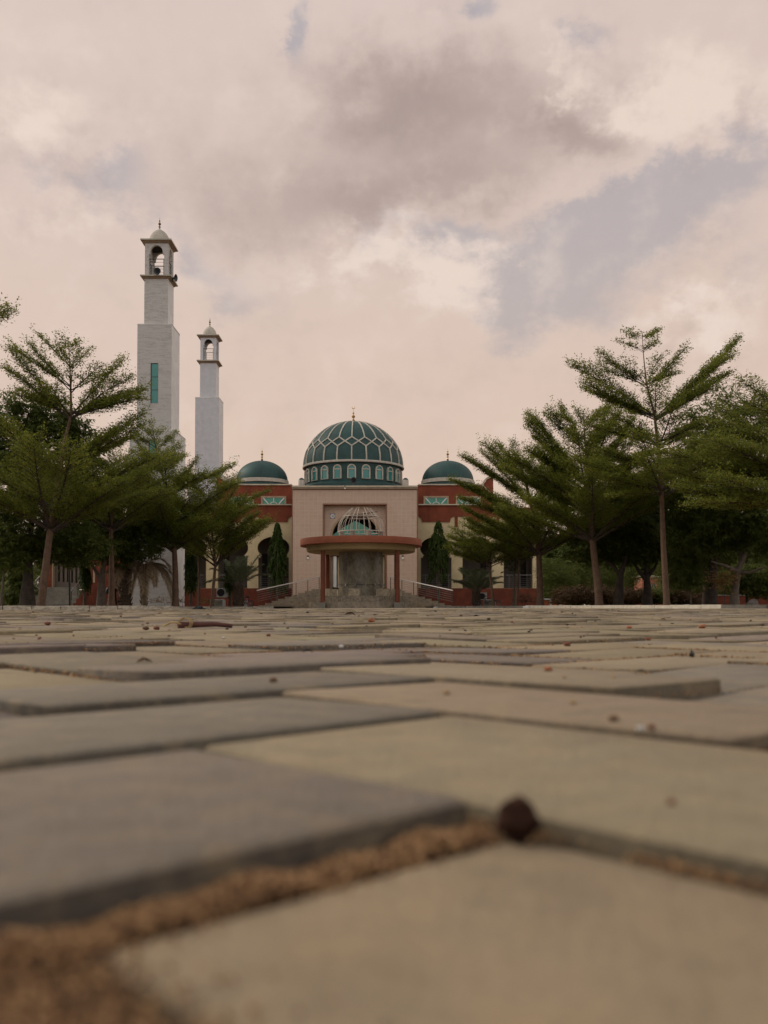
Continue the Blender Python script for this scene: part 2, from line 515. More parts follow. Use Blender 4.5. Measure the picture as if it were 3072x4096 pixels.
def pxplate(mb, loops, Y, th, mat=0):
    """Plate drawn in photo pixels at depth Y, thickness th going away from the viewer (real size from the depth)."""
    def fn(u, v, side):
        x, z = XZ(u, v, Y)
        return (x, Y + (th if side else 0), z)
    mb.plate(loops, fn, mat)
    return mb


def pxbox(mb, x0, x1, y0, y1, Y, Y2, mat=0):
    """Box whose front face at depth Y covers pixels x0..x1, y0..y1; it reaches back to depth Y2."""
    ax, az = XZ(x0, y1, Y); bx_, bz = XZ(x1, y0, Y)
    mb.bx(ax, bx_, Y, Y2, az, bz, mat)
    return mb


def rect(x0, x1, y0, y1):
    return [(x0, y0), (x1, y0), (x1, y1), (x0, y1)]


# ------------------------------------------------------------------ the mosque
CX = 1419.5                       # axis of the façade, photo pixels
YP, YW, YB = 65.0, 67.0, 70.6     # portal front, wing front, veranda back wall
mosque = thing('mosque', 'domed mosque with pink tiled portal, red and cream arcaded wings and green domes', 'mosque', (XZ(CX, 2428, YP)[0], YP, 0))
mir = lambda x: 2 * CX - x


def mloop(loop, flip):
    return [(mir(x), y) for x, y in loop] if flip else loop


FLOORZ = XZ(0, 2353, YW)[1]
# portal: tiled slab with a square recess, arch and doorway behind it
mb = MB()
pxplate(mb, [rect(1171, 1668, 1953, 2436), rect(1294, 1545, 2017, 2435.5)], YP, 0.55)
# recess back wall with arched light and door opening
arch = [(1323, 2205), (1323, 2145)] + [(1421.5 - 98.5 * math.cos(math.radians(a)), 2145 - 92 * math.sin(math.radians(a))) for a in range(8, 173, 8)] + [(1520, 2145), (1520, 2205)]
door = rect(1320, 1540, 2222, 2428)
pxplate(mb, [rect(1286, 1553, 2010, 2432), arch, door], YP + 0.555, 0.25)
mb.build('portal_wall', M['tile'], mosque)
mb = MB()
pxbox(mb, 1167, 1672, 1942, 1948, YP - 0.28, YP + 0.5)
pxbox(mb, 1169, 1670, 1948.3, 1954, YP - 0.15, YP + 0.5)
mb.build('portal_coping', M['coping'], mosque)
mb = MB()
for x0, x1 in ((1166.5, 1171), (1668, 1672.5)):
    pxbox(mb, x0, x1, 1954.2, 2432, YP - 0.02, YP + 0.5)
pxbox(mb, 1172, 1667, 1954.2, 1960, YP - 0.02, YP + 0.2)
mb.build('portal_edge_trim', M['brown_trim'], mosque)
mb = MB()
pxplate(mb, [rect(1291, 1548, 2014, 2432), rect(1296, 1543, 2019.5, 2431.5)], YP - 0.03, 0.58)
mb.build('recess_frame', M['brown_trim'], mosque)
mb = MB()
a2 = [(1421.5 + (x - 1421.5) * 0.955, y + (5 if y < 2200 else -2)) for x, y in arch]
pxplate(mb, [[(1421.5 + (x - 1421.5) * 1.02, y - (2 if y < 2200 else -2)) for x, y in arch], a2], YP + 0.53, 0.8)
mb.build('arch_lining', M['tan'], mosque)
mb = MB()
pxplate(mb, [rect(1315, 1545, 2216, 2431.5), rect(1321, 1539, 2222, 2431)], YP + 0.52, 0.4)
mb.build('door_frame', M['brown_trim'], mosque)
mb = MB()
pxplate(mb, [[(1330, 2170), (1330, 2140), (1375, 2108), (1422, 2083), (1468, 2108), (1513, 2140), (1513, 2170)]], YP + 1.1, 0.05)
mb.build('arch_window', M['green_glass'], mosque)
mb = MB()
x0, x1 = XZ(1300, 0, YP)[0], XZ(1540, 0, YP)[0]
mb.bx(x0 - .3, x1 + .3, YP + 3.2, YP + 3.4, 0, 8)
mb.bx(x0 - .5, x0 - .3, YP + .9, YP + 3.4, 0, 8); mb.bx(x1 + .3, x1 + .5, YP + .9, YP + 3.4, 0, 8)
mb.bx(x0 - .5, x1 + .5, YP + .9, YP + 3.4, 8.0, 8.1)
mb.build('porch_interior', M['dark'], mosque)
for j0, jy in ((1322, 1.0), (1350, 1.2), (1530, 1.0)):
    mb = MB(); pxbox(mb, j0, j0 + 8, 2226, 2352, YP + jy, YP + jy + .4); mb.build('door_jamb', M['cream'], mosque)
mb = MB()
cx, cz = XZ(1339.5, 2350, YP + 0.9)
top = XZ(0, 2226, YP + .9)[1]
mb.lathe([(0.145, cz), (0.15, cz + .05), (0.14, cz + .8), (0.15, cz + 1.1), (0.14, cz + 1.4), (0.145, top)], cx, YP + 0.75, 16)
mb.build('porch_column', M['white'], mosque, smooth=True)

# hall behind the portal that carries the big dome
mb = MB()
xl, xr = XZ(1180, 0, YP)[0], XZ(1660, 0, YP)[0]
roofz = XZ(0, 1957, YP)[1]
mb.bx(xl, xr, 68.8, 84, 0, roofz)
mb.bx(xl, xr, 65.56, 68.799, 8.12, roofz - .004)
mb.build('hall', M['red'], mosque)

# knobs on the roof beside the dome
for px in (1206, 1622):
    c = P(px, 1938, 69.0)
    k = MB(); k.lathe([(.24, c.z - .5), (.24, c.z + .30), (.225, c.z + .34)], c.x, 69.0, 20)
    ko = k.build('roof_knob', M['whiterib'], mosque, smooth=True)
    k = MB(); k.lathe([(.225, c.z + .34), (.19, c.z + .42), (.11, c.z + .49), (.01, c.z + .52)], c.x, 69.0, 20)
    k.build('knob_cap', M['dome'], ko, smooth=True)


def finial(name, cx, cy, z, h, r, mat, parent, crescent=False):
    """Turned spire of stacked bulbs."""
    pr = [(r * .85, 0), (r * .5, .05), (r * .38, .14), (r * .9, .20), (r * .35, .25), (r * .34, .32), (r * .8, .38), (r, .45), (r * .7, .51), (r * .28, .56), (r * .25, .63), (r * .62, .68), (r * .22, .73), (r * .13, .80), (r * .02, 1.0)]
    m_ = MB(); m_.lathe([(a, z + b * h) for a, b in pr], cx, cy, 14)
    if crescent:
        pts = [(cx + r * .75 * math.sin(math.radians(t)), cy, z + h * 1.0 + r * .75 * (1 - math.cos(math.radians(t))) - r * .2) for t in range(-130, 131, 20)]
        n = len(pts)
        m_.tube(pts, [r * .05 + r * .16 * math.sin(math.pi * i / (n - 1)) for i in range(n)], 6)
    return m_.build(name, mat, parent, smooth=True)


# main dome
DX, DY = P(1413.5, 1900, 74.0).x, 74.0
RZ, RA, RB = XZ(0, 1873, 74.0)[1], 4.09, 3.80
mb = MB()
prof = [(RA * math.cos(math.radians(t)), RZ + RB * math.sin(math.radians(t))) for t in range(0, 90, 3)] + [(0.02, RZ + RB)]
mb.lathe(prof, DX, DY, 88)
dome = mb.build('main_dome', M['dome'], mosque, smooth=True)


def dpt(phi, t, off=0.03):
    """Point on the dome: phi degrees from the front meridian, t degrees of elevation."""
    p, t = math.radians(phi), math.radians(t)
    return Vector((DX + (RA + off) * math.cos(t) * math.sin(p), DY - (RA + off) * math.cos(t) * math.cos(p), RZ + (RB + off) * math.sin(t)))


def ribbon(mb, pts, w, h, cen):
    """Flat raised band along pts on the dome surface, lying on its normal."""
    rows = []
    for i, p in enumerate(pts):
        t = (pts[min(i + 1, len(pts) - 1)] - pts[max(i - 1, 0)]).normalized()
        nrm = (p - cen).normalized()
        s = t.cross(nrm).normalized() * (w / 2)
        rows.append([p - s - nrm * .06, p - s + nrm * h, p + s + nrm * h, p + s - nrm * .06])
    vs = [q for r in rows for q in r]
    fs = []
    for i in range(len(rows) - 1):
        for k in range(3):
            fs.append((i * 4 + k, i * 4 + k + 1, i * 4 + 4 + k + 1, i * 4 + 4 + k))
    mb.add(vs, fs)


mb = MB(); cen = Vector((DX, DY, RZ))
NR = 22; dphi = 360 / NR
for k in range(NR):
    ph = k * dphi
    ribbon(mb, [dpt(ph, t) for t in (0, 5, 10, 15, 18)], .105, .035, cen)
    ribbon(mb, [dpt(ph, t) for t in (30.5, 38, 46, 54, 62, 70, 78, 84, 88)], .095, .035, cen)
    for s in (-1, 1):
        ribbon(mb, [dpt(ph + s * dphi / 2 * q, 18 + 6.2 * q) for q in (0, .5, 1)], .10, .038, cen)
        ribbon(mb, [dpt(ph + s * dphi / 2 * (1 - q), 24.2 + 6.3 * q) for q in (0, .5, 1)], .10, .041, cen)
mb.build('dome_rib_lattice', M['whiterib'], dome)
mb = MB()
mb.lathe([(RA - .06, RZ - .10), (RA + .09, RZ - .10), (RA + .11, RZ - .02), (RA + .07, RZ + .07), (RA - .06, RZ + .09)], DX, DY, 96, cap=False)
mb.build('dome_ring', M['whiterib'], dome, smooth=True)
finial('dome_finial', DX, DY, RZ + RB - .05, 1.22, .15, M['gold'], dome, True)
# drum with arched windows
RD = 3.93
mb = MB(); mb.lathe([(RD + .22, roofz - .6), (RD + .22, RZ - 1.72), (RD, RZ - 1.52), (RD, RZ - .08)], DX, DY, 96)
drum = mb.build('dome_drum', M['dome'], mosque, smooth=True)
for k in range(NR):
    ph = math.radians(k * dphi)
    ax = Vector((math.sin(ph), -math.cos(ph), 0)); sx = Vector((math.cos(ph), math.sin(ph), 0))
    z0, hw, spring = RZ - 1.40, .345, RZ - .62
    def fn(u, v, side, d0=.10, d1=-.12):
        q = Vector((DX, DY, 0)) + ax * (RD + (d1 if side else d0)) + sx * u
        return (q.x, q.y, v)
    out = [(-hw, z0)] + [(-hw * math.cos(math.radians(a)), spring + hw * math.sin(math.radians(a))) for a in range(0, 181, 15)] + [(hw, z0)]
    hi = hw - .095
    inn = [(-hi, z0 + .03)] + [(-hi * math.cos(math.radians(a)), spring + hi * math.sin(math.radians(a))) for a in range(0, 181, 15)] + [(hi, z0 + .03)]
    b = MB(); b.plate([out, inn], fn, 0)
    b.plate([[(-hi, spring - .06), (hi, spring - .06), (hi, spring + .02), (-hi, spring + .02)]], lambda u, v, s: fn(u, v, s, .06, 0), 0)
    b.plate([inn], lambda u, v, s: fn(u, v, s, .025, -.02), 1)
    b.build('drum_window', [M['whiterib'], M['teal_glass']], drum)

# wings, mirrored about the axis
ROOFW = XZ(0, 1937, YW)[1]
for flip in (False, True):
    L = lambda lp: mloop(lp, flip)
    # cream arcade wall with horseshoe arches
    def horseshoe(xa, xb):
        c = (xa + xb) / 2; h = (xb - xa) / 2
        pts = [(xa, 2352.5), (xa, 2230), (c - h + 8, 2230), (c - h + 8, 2222)]
        pts += [(c + (h + 3.5) * math.cos(math.radians(a)), 2192 - 45 * math.sin(math.radians(a))) for a in range(222, -43, -12)]
        return pts + [(c + h - 8, 2222), (c + h - 8, 2230), (xb, 2230), (xb, 2352.5)]
    opens = [(1033, 1155), (871, 989), (708, 824)]
    mb = MB()
    pxplate(mb, [L(rect(693, 1170, 2058, 2353))] + [L(horseshoe(a, b)) for a, b in opens], YW, 0.4)
    mb.build('arcade_wall', M['cream'], mosque)
    # red upper storey with scalloped lower edge
    def scal(xa, xb):     # bottom edge of one bay, from xb back to xa
        return [(xb, 2067)] + arc(xb - 18, 2083, 16, 16, -75, -5, 5)[::1] + [(xb - 22, 2089)][:0]
    bottom = []
    lower = [(909, 2089), (962, 2089), (964, 2080)] + [(968, 2072), (976, 2067), (988, 2066), (1008, 2066), (1008, 2108), (1020, 2108), (1020, 2066), (1028, 2067), (1036, 2073), (1039, 2088), (1150, 2088), (1152, 2076), (1157, 2069), (1166, 2065), (1170, 2065)]
    up = [(909, 1940)] + lower + [(1170, 1940)]
    mb = MB(); pxplate(mb, [L(up)], YW - .07, .06)
    mb.build('upper_wall', M['red'], mosque)
    mb = MB(); low2 = [(693, 2030), (693, 2066), (700, 2066), (706, 2073), (709, 2088), (820, 2088), (823, 2075), (830, 2067), (842, 2066), (842, 2108), (853, 2108), (853, 2066), (866, 2067), (874, 2074), (877, 2089), (908.5, 2089), (908.5, 2000), (880, 2030)]
    pxplate(mb, [L(low2)], YW - .065, .055)
    mb.build('outer_bay_wall', M['red'], mosque)
    # curved parapet shoulder at the end of the upper storey, cream edge round it
    sh = [(866, 2028), (866, 1909)] + arc(866, 1948, 38, 38, -85, -15, 8) + [(906, 1948), (908.5, 1948), (908.5, 1998), (879, 2028)]
    mb = MB(); pxplate(mb, [L(sh)], YW - .06, .5)
    mb.build('parapet_shoulder', M['red'], mosque)
    mb = MB()
    pts = [(860, 1903)] + arc(866, 1946, 45, 45, -88, -12, 8) + [(912, 1939), (912, 1946), (907, 1946)] + arc(866, 1948, 39, 39, -15, -88, 8) + [(860, 1909)]
    pxplate(mb, [L(pts)], YW - .14, .7)
    pxplate(mb, [L([(906, 1938), (910, 1941), (870, 1986), (866, 1983)])], YW - .16, .08)
    mb.build('shoulder_coping', M['coping'], mosque)
    xa, xb = sorted((mir(905) if flip else 905, mir(1166) if flip else 1166))
    mb = MB(); pxbox(mb, xa, xb, 1935.5, 1940.5, YW - .18, YW + .5)
    mb.build('roof_coping', M['coping'], mosque)
    mb = MB(); pxbox(mb, xa - (0 if flip else -5), xb - (5 if flip else 0), 2015.8, 2020.5, YW - .24, YW - .072)
    mb.build('window_ledge', M['coping'], mosque)
    # upper windows: stone surround, white sunburst bars, green panes
    for wx in (1044, 915):
        q = L([(wx, 1984), (wx + 101, 1984), (wx + 101, 2015.5), (wx, 2015.5)])
        x0 = min(p[0] for p in q); x1 = max(p[0] for p in q); c = (x0 + x1) / 2
        mb = MB(); pxplate(mb, [rect(x0, x1, 1984, 2015.5), rect(x0 + 6.5, x1 - 6.5, 1990, 2015)], YW - .15, .078)
        wo = mb.build('window', M['tan'], mosque)
        mb = MB(); pxplate(mb, [rect(x0 + 6.5, x1 - 6.5, 1990, 2015)], YW - .085, .012)
        mb.build('pane', M['green_glass'], wo)
        mb = MB(); hwid = (x1 - x0) / 2 - 6.5
        pxplate(mb, [rect(c - 1.5, c + 1.5, 1990, 2008)], YW - .12, .033)
        ring = arc(c, 2015.5, 14, 8.5, 180, 360, 12); ring_i = arc(c, 2015.5, 11, 6, 360, 180, 12)
        pxplate(mb, [ring + ring_i], YW - .122, .035)
        for s in (-1, 1):
            pxplate(mb, [[(c + s * (hwid - 4), 1990), (c + s * hwid, 1990), (c + s * hwid, 1993), (c + s * 24, 2015), (c + s * 19, 2015)]], YW - .118, .032)
        pxplate(mb, [[(x0 + 6.5, 1990), (x1 - 6.5, 1990), (x1 - 6.5, 1991.4), (x0 + 6.5, 1991.4)]], YW - .116, .03)
        mb.build('window_bars', M['white'], wo)
    # plinth and veranda
    xa, xb = sorted((mir(693) if flip else 693, mir(1170) if flip else 1170))
    mb = MB(); pxbox(mb, xa, xb, 2353.2, 2433, YW - .05, YW + .4)
    mb.build('plinth', M['red_low'], mosque)
    X0, X1 = XZ(xa, 0, YW)[0], XZ(xb, 0, YW)[0]
    mb = MB(); mb.bx(X0, X1, YW + .41, YB, FLOORZ - .25, FLOORZ - .02)
    mb.build('veranda_floor', M['concrete'], mosque)
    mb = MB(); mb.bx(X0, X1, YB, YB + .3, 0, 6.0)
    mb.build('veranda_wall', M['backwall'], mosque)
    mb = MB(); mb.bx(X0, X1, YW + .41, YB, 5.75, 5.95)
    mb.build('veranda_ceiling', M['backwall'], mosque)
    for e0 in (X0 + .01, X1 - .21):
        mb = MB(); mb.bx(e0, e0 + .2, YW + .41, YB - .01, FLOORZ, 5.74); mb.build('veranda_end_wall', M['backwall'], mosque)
    # dark doors / windows in the back wall
    for dxp in (1048, 895, 735):
        d = mir(dxp + 22) if flip else dxp
        mb = MB(); pxbox(mb, d, d + 22, 2215, 2345, YB - .06, YB - .004, 0)
        mb.build('veranda_door', M['dark'], mosque)
    # upper body of the wing
    ua, ub = sorted((mir(915) if flip else 915, mir(1168) if flip else 1168))
    mb = MB(); mb.bx(XZ(ua, 0, YW)[0], XZ(ub, 0, YW)[0], YW + .01, 84, 5.96, ROOFW - .12)
    mb.build('wing_body', M['red'], mosque)
    oa, ob = sorted((mir(695) if flip else 695, mir(914) if flip else 914))
    mb = MB(); mb.bx(XZ(oa, 0, YW)[0], XZ(ob, 0, YW)[0], YW + .01, 84, 5.96, XZ(0, 2032, YW)[1])
    mb.build('outer_wing_body', M['red'], mosque)
    # balustrades between the piers
    for a, b in opens:
        x0, x1 = sorted((mir(a) if flip else a, mir(b) if flip else b))
        A, B = XZ(x0, 0, YW)[0] + .02, XZ(x1, 0, YW)[0] - .02
        zt = XZ(0, 2300, YW)[1]
        mb = MB(); yy_ = YW + .2
        mb.tube([(A, yy_, zt), (B, yy_, zt)], .026, 8)
        for i in range(5):
            z = FLOORZ + .12 + i * .155
            mb.tube([(A, yy_, z), (B, yy_, z)], .007, 6)
        for t in (.12, .5, .88):
            mb.tube([(A + (B - A) * t, yy_ + .03, FLOORZ - .02), (A + (B - A) * t, yy_ + .03, zt)], .02, 6)
        mb.build('balustrade', M['steel'], mosque)
    # side dome
    c = P(mir(1048) if flip else 1048, 1900, 72.0)
    zb0, zb1 = XZ(0, 1923.4, 69.86)[1], XZ(0, 1909, 69.86)[1]
    mb = MB(); mb.lathe([(2.30, ROOFW - .5), (2.2, ROOFW + .1), (2.06, zb0)], c.x, 72.0, 64)
    mb.lathe([(2.06 * math.cos(math.radians(t)), zb1 + 1.62 * math.sin(math.radians(t))) for t in range(0, 84, 4)] + [(.10, zb1 + 1.63), (.05, zb1 + 1.78), (.02, zb1 + 1.80)], c.x, 72.0, 64)
    sd = mb.build('side_dome', M['dome'], mosque, smooth=True)
    mb = MB(); mb.lathe([(2.0, zb0 - .02), (2.15, zb0), (2.13, zb1), (2.0, zb1 + .03)], c.x, 72.0, 64, cap=False)
    mb.build('dome_band', M['whiterib'], sd, smooth=True)
    finial('side_finial', c.x, 72.0, zb1 + 1.76, .92, .11, M['gold'], sd)

# signs and small fittings on the portal
sg = P(1330, 2064.5, YP + .5)
em = thing('wall_emblem', 'small grey square plaque with white calligraphy disc on the tiled portal recess', 'sign', sg)
mb = MB(); mb.bx(sg.x - .19, sg.x + .19, sg.y + .028, sg.y + .05, sg.z - .19, sg.z + .19)
mb.build('plaque', plain('plaque_grey', (0.22, 0.21, 0.235), 0.6), em)
mb = MB()
mb.plate([[(.165 * math.cos(k * math.pi / 16), .165 * math.sin(k * math.pi / 16)) for k in range(32)]], lambda u, v, s: (sg.x + u, sg.y + (.027 if s else .015), sg.z + v))
mb.build('disc', M['white'], em)
mb = MB()
for pts in ([(-.10, -.05), (-.07, -.085), (-.02, -.06), (.02, -.01)], [(-.01, .09), (0, .03), (.02, -.01), (.0, -.05)], [(.02, -.01), (.06, .02), (.10, .025), (.11, -.01), (.06, -.02)],
            [(.03, .0), (.07, -.06), (.11, -.07)], [(-.05, .02), (-.02, .0), (.02, -.01)], [(.07, .07), (.10, .055)]):
    mb.tube([(sg.x + u, sg.y + .008, sg.z + v) for u, v in pts], .0085, 5)
mb.build('calligraphy', M['black'], em)

for px, where in ((1232, 'beside the ramp rail end, on the tile near the palm'), (1611, 'beside the dark back column of the kiosk')):
    c = P(px, 2231, YP)
    lamp = thing('wall_lamp', 'small round white wall lamp on the pink portal ' + ('at the bicycle side of the kiosk' if px < 1400 else 'by the dark kiosk column'), 'lamp', (c.x, YP, c.z), 'lamps on the tiled portal')
    k = MB(); k.bx(c.x - .06, c.x + .06, YP - .05, YP - .002, c.z - .02, c.z + .17); k.build('lamp_bracket', M['darksteel'], lamp)
    k = MB(); k.lathe([(.02, c.z - .13), (.075, c.z - .10), (.085, c.z - .04), (.06, c.z + .03), (.03, c.z + .05)], c.x, YP - .12, 14); k.build('lamp_shade', M['lampglass'], lamp, smooth=True)


def horn(name, label, pos, aim, R, group):
    """Horn loudspeaker: flared bell, driver, bracket."""
    t = thing(name, label, 'loudspeaker', pos, group)
    a = Vector(aim).normalized(); p = Vector(pos)
    q = a.to_track_quat('Z', 'Y').to_matrix()
    def put(prof, nm, mat):
        b = MB(); b.lathe(prof, 0, 0, 28, cap=False); b.v = [tuple(p + q @ Vector(v)) for v in b.v]; return b.build(nm, mat, t, smooth=True)
    put([(.22 * R, -.9 * R), (.26 * R, -.5 * R), (.42 * R, -.1 * R), (.72 * R, .25 * R), (R, .42 * R), (R * 1.03, .40 * R), (R * .98, .36 * R), (.66 * R, .16 * R), (.3 * R, -.2 * R), (.1 * R, -.4 * R), (.01, -.4 * R)], 'horn', M['speaker'])
    put([(.01, -1.35 * R), (.38 * R, -1.33 * R), (.42 * R, -1.2 * R), (.42 * R, -.85 * R), (.2 * R, -.8 * R)], 'driver', M['black'])
    put([(.01, .1 * R), (.16 * R, .1 * R), (.2 * R, -.05 * R), (.15 * R, -.3 * R)], 'centre_cone', M['black'])
    b = MB(); b.tube([p - a * .6 * R, p - a * .6 * R - Vector((0, 0, R * 1.15))], R * .09, 6); b.build('bracket', M['darksteel'], t)
    return t


c = P(1415, 1925, YP - .1)
horn('loudspeaker', 'black horn loudspeaker on the portal coping in front of the big dome', (c.x, YP - .1, c.z + .03), (0, -1, -.05), .25, 'horn loudspeakers')
c = P(1380, 1951, YP - .3)
cctv = thing('security_camera', 'small dome security camera hanging under the portal coping below the loudspeaker', 'camera', (c.x, YP - .33, c.z))
k = MB(); k.tube([(c.x, YP - .33, c.z - .02), (c.x, YP - .33, c.z + .14)], .02, 6); k.tube([(c.x, YP - .33, c.z + .14), (c.x, YP - .2, c.z + .14)], .02, 6); k.build('arm', M['black'], cctv)
k = MB(); k.lathe([(.01, c.z - .11), (.05, c.z - .09), (.065, c.z - .04), (.06, c.z)], c.x, YP - .33, 12); k.build('lens_dome', M['lampglass'], cctv, smooth=True)

# ------------------------------------------------------------------ minarets


def minaret(label, Yc, cxp, lv, wd, front, sidem, group, stone, ground_window):
    """lv: photo rows of ground, base top, mid top, ledge bottom/top, roof bottom/top, dome top, finial top. wd: widths in px of base, mid, shaft, eave."""
    X = P(cxp, lv['mid'], Yc).x
    t = thing('minaret', label, 'minaret', (X, Yc, 0), group)
    hw = [w_ / 2 * Yc / F * .985 for w_ in wd]
    Zf = lambda row, h: XZ(0, row, Yc - h)[1]
    hb, hm, hs, he = hw
    z1, z2 = Zf(lv['base'], hb), Zf(lv['mid'], hm)
    zl0, zl1 = Zf(lv['ledge0'], hs), Zf(lv['ledge1'], he)
    zr0, zr1 = Zf(lv['roof0'], hs), Zf(lv['roof1'], he)
    def shaft(nm, h, za, zb):
        b = MB()
        vs = [(X - h, Yc - h, za), (X + h, Yc - h, za), (X + h, Yc + h, za), (X - h, Yc + h, za), (X - h, Yc - h, zb), (X + h, Yc - h, zb), (X + h, Yc + h, zb), (X - h, Yc + h, zb)]
        b.add(vs, [(0, 1, 5, 4), (2, 3, 7, 6)], 0)
        b.add(vs, [(1, 2, 6, 5), (3, 0, 4, 7), (4, 5, 6, 7)], 1)
        return b.build(nm, [front, sidem], t)
    base = shaft('base', hb, -.1, z1)
    mid = shaft('mid_shaft', hm, z1 - .01, z2)
    shaft('upper_shaft', hs, z2 - .01, zl0 + .05)
    for h, z in ((hb, z1), (hm, z2)):
        b = MB(); b.lathe([((h + .012) * 1.41421, z - .07), ((h + .012) * 1.41421, z - .005), ((h - .12) * 1.41421, z + .045)], X, Yc, 4, a0=math.pi / 4)
        b.build('set_back_trim', M['offwhite'], t)
    def ledge(nm, za, zb):
        b = MB(); q = 1.41421; H = zb - za
        b.lathe([(hs * q, za), ((hs + (he - hs) * .35) * q, za + H * .22), ((hs + (he - hs) * .35) * q, za + H * .38), ((hs + (he - hs) * .72) * q, za + H * .5), ((hs + (he - hs) * .72) * q, za + H * .64)], X, Yc, 4, a0=math.pi / 4, mat=1)
        b.lathe([(he * q, za + H * .642), (he * q, zb), ((he - .04) * q, zb + .015)], X, Yc, 4, a0=math.pi / 4, mat=0)
        return b.build(nm, [M['oldwhite'], M['belly']], t)
    ledge('balcony_ledge', zl0, zl1)
    ledge('roof_slab', zr0, zr1)
    # belfry: four arched walls
    b = MB(); th = .17; q = hs - .015
    zA, zB = zl1 + .01, zr0 + .03
    spring = zA + (zB - zA) * .655; ow = q * .66; iw = q * .50
    hole = [(-ow, zA + .012), (-ow, spring), (-iw - .03, spring), (-iw - .03, spring + .10)] + [(-(iw + .03) * math.cos(math.radians(a)), spring + .10 + (iw + .10) * math.sin(math.radians(a))) for a in range(15, 166, 15)] + [(iw + .03, spring + .10), (iw + .03, spring), (ow, spring), (ow, zA + .012)]
    out = [(-q, zA), (q, zA), (q, zB), (-q, zB)]
    for k in range(4):
        an = k * math.pi / 2; c_, s_ = math.cos(an), math.sin(an)
        def fn(u, v, side):
            d = -q + (th if side else 0) + (0 if k % 2 == 0 else .003)
            uu = u * (1 if k % 2 == 0 else .995)
            return (X + uu * c_ - d * s_, Yc + uu * s_ + d * c_, v)
        b.plate([out, hole], fn, 0)
    b.build('belfry', [front], t, recalc=True)
    b = MB(); b.bx(X - q + .18, X + q - .18, Yc - q + .18, Yc + q - .18, zB - .12, zB - .02)
    b.build('belfry_ceiling', M['dark'], t)
    b = MB()
    for k in range(4):
        an = k * math.pi / 2; c_, s_ = math.cos(an), math.sin(an)
        W_ = lambda u, z: (X + u * c_ + (q - .09) * s_, Yc + u * s_ - (q - .09) * c_, z)
        H = (spring - zA)
        b.tube([W_(-ow, zA + H * .80), W_(ow, zA + H * .80)], .022, 6)
        for f_ in (.2, .35, .5, .65): b.tube([W_(-ow, zA + H * f_), W_(ow, zA + H * f_)], .009, 5)
        for u in (-ow * .9, ow * .9): b.tube([W_(u, zA), W_(u, zA + H * .80)], .018, 5)
    b.build('belfry_railing', M['darksteel'] if stone else M['steel'], t)
    # dome
    Rd = hs * .86; zd = zr1; H = XZ(0, lv['dome'], Yc)[1] - zd
    b = MB(); b.lathe([(Rd * .97, zd - .02), (Rd, zd + H * .1), (Rd * .985, zd + H * .28), (Rd * .90, zd + H * .48), (Rd * .74, zd + H * .66), (Rd * .52, zd + H * .82), (Rd * .30, zd + H * .92), (Rd * .13, zd + H * .98), (Rd * .07, zd + H * 1.05)], X, Yc, 40)
    dm = b.build('dome', M['oldwhite'], t, smooth=True)
    ft = XZ(0, lv['fin'], Yc)[1]
    finial('finial', X, Yc, zd + H, ft - zd - H, .085, M['dullgold'], dm)
    # slot windows of green glass
    def slot(x0, x1, r0, r1, h, nm):
        yf = Yc - h
        a, b_ = XZ(x0, r1, yf), XZ(x1, r0, yf)
        m_ = MB(); m_.bx(a[0], b_[0], yf - .012, yf - .003, a[1], b_[1], 0)
        n = max(2, round((b_[1] - a[1]) / .72))
        for i in range(1, n):
            z = a[1] + (b_[1] - a[1]) * i / n
            m_.bx(a[0], b_[0], yf - .02, yf - .013, z - .015, z + .015, 1)
        m_.bx(a[0] - .05, a[0] - .001, yf - .03, yf - .003, a[1], b_[1] + .05, 1)
        m_.bx(a[0], b_[0], yf - .03, yf - .003, b_[1] + .001, b_[1] + .05, 1)
        m_.build(nm, [M['teal_glass'], M['darksteel']], t)
    if stone:
        slot(606, 633, 1456, 1612, hm, 'slot_window')
        slot(598, 627, 1762, 1880, hb, 'slot_window')
        m_ = MB(); yf = Yc - hb
        a, b_ = XZ(592, 2316, yf), XZ(618, 2256, yf)
        m_.bx(a[0], b_[0], yf - .012, yf - .003, a[1], b_[1], 0); zc = (a[1] + b_[1]) / 2
        m_.bx(a[0], b_[0], yf - .03, yf - .014, zc + .15, zc + .2, 1)
        m_.build('ground_window', [M['dark_glass'], M['steel']], t)
        m_ = MB(); m_.bx(X + hb - .06, X + hb + .03, Yc - hb - .03, Yc - hb - .004, 0, 3.1); m_.build('corner_trim', M['tan'], t)
    return t, X, hs, zA


mn, MX, MHS, MZ = minaret('tall white stone-clad minaret with two horn loudspeakers on its balcony', 52.2, 636,
                          dict(base=1721, mid=1295, ledge0=1116, ledge1=1098, roof0=973, roof1=953.5, dome=918, fin=868),
                          (182, 138, 96, 125), M['stone'], M['white'], 'minarets', True, True)
mf, _, _, _ = minaret('plain grey white minaret rising behind the arcade wing, the shorter looking one', 74.0, 838,
                      dict(base=1899, mid=1589, ledge0=1453, ledge1=1439, roof0=1351, roof1=1337, dome=1305, fin=1269),
                      (139, 96, 65, 89), M['greywhite'], M['white'], 'minarets', False, False)
horn('loudspeaker', 'dark horn loudspeaker facing forward from the stone minaret balcony', (MX + .12, 52.2 - MHS - .22, MZ + .16), (0.05, -1, -.05), .20, 'horn loudspeakers')
horn('loudspeaker', 'dark horn loudspeaker pointing sideways off the stone minaret balcony ledge', (MX + MHS + .30, 52.2 - MHS + .30, MZ - .02), (1, -.25, -.12), .21, 'horn loudspeakers')

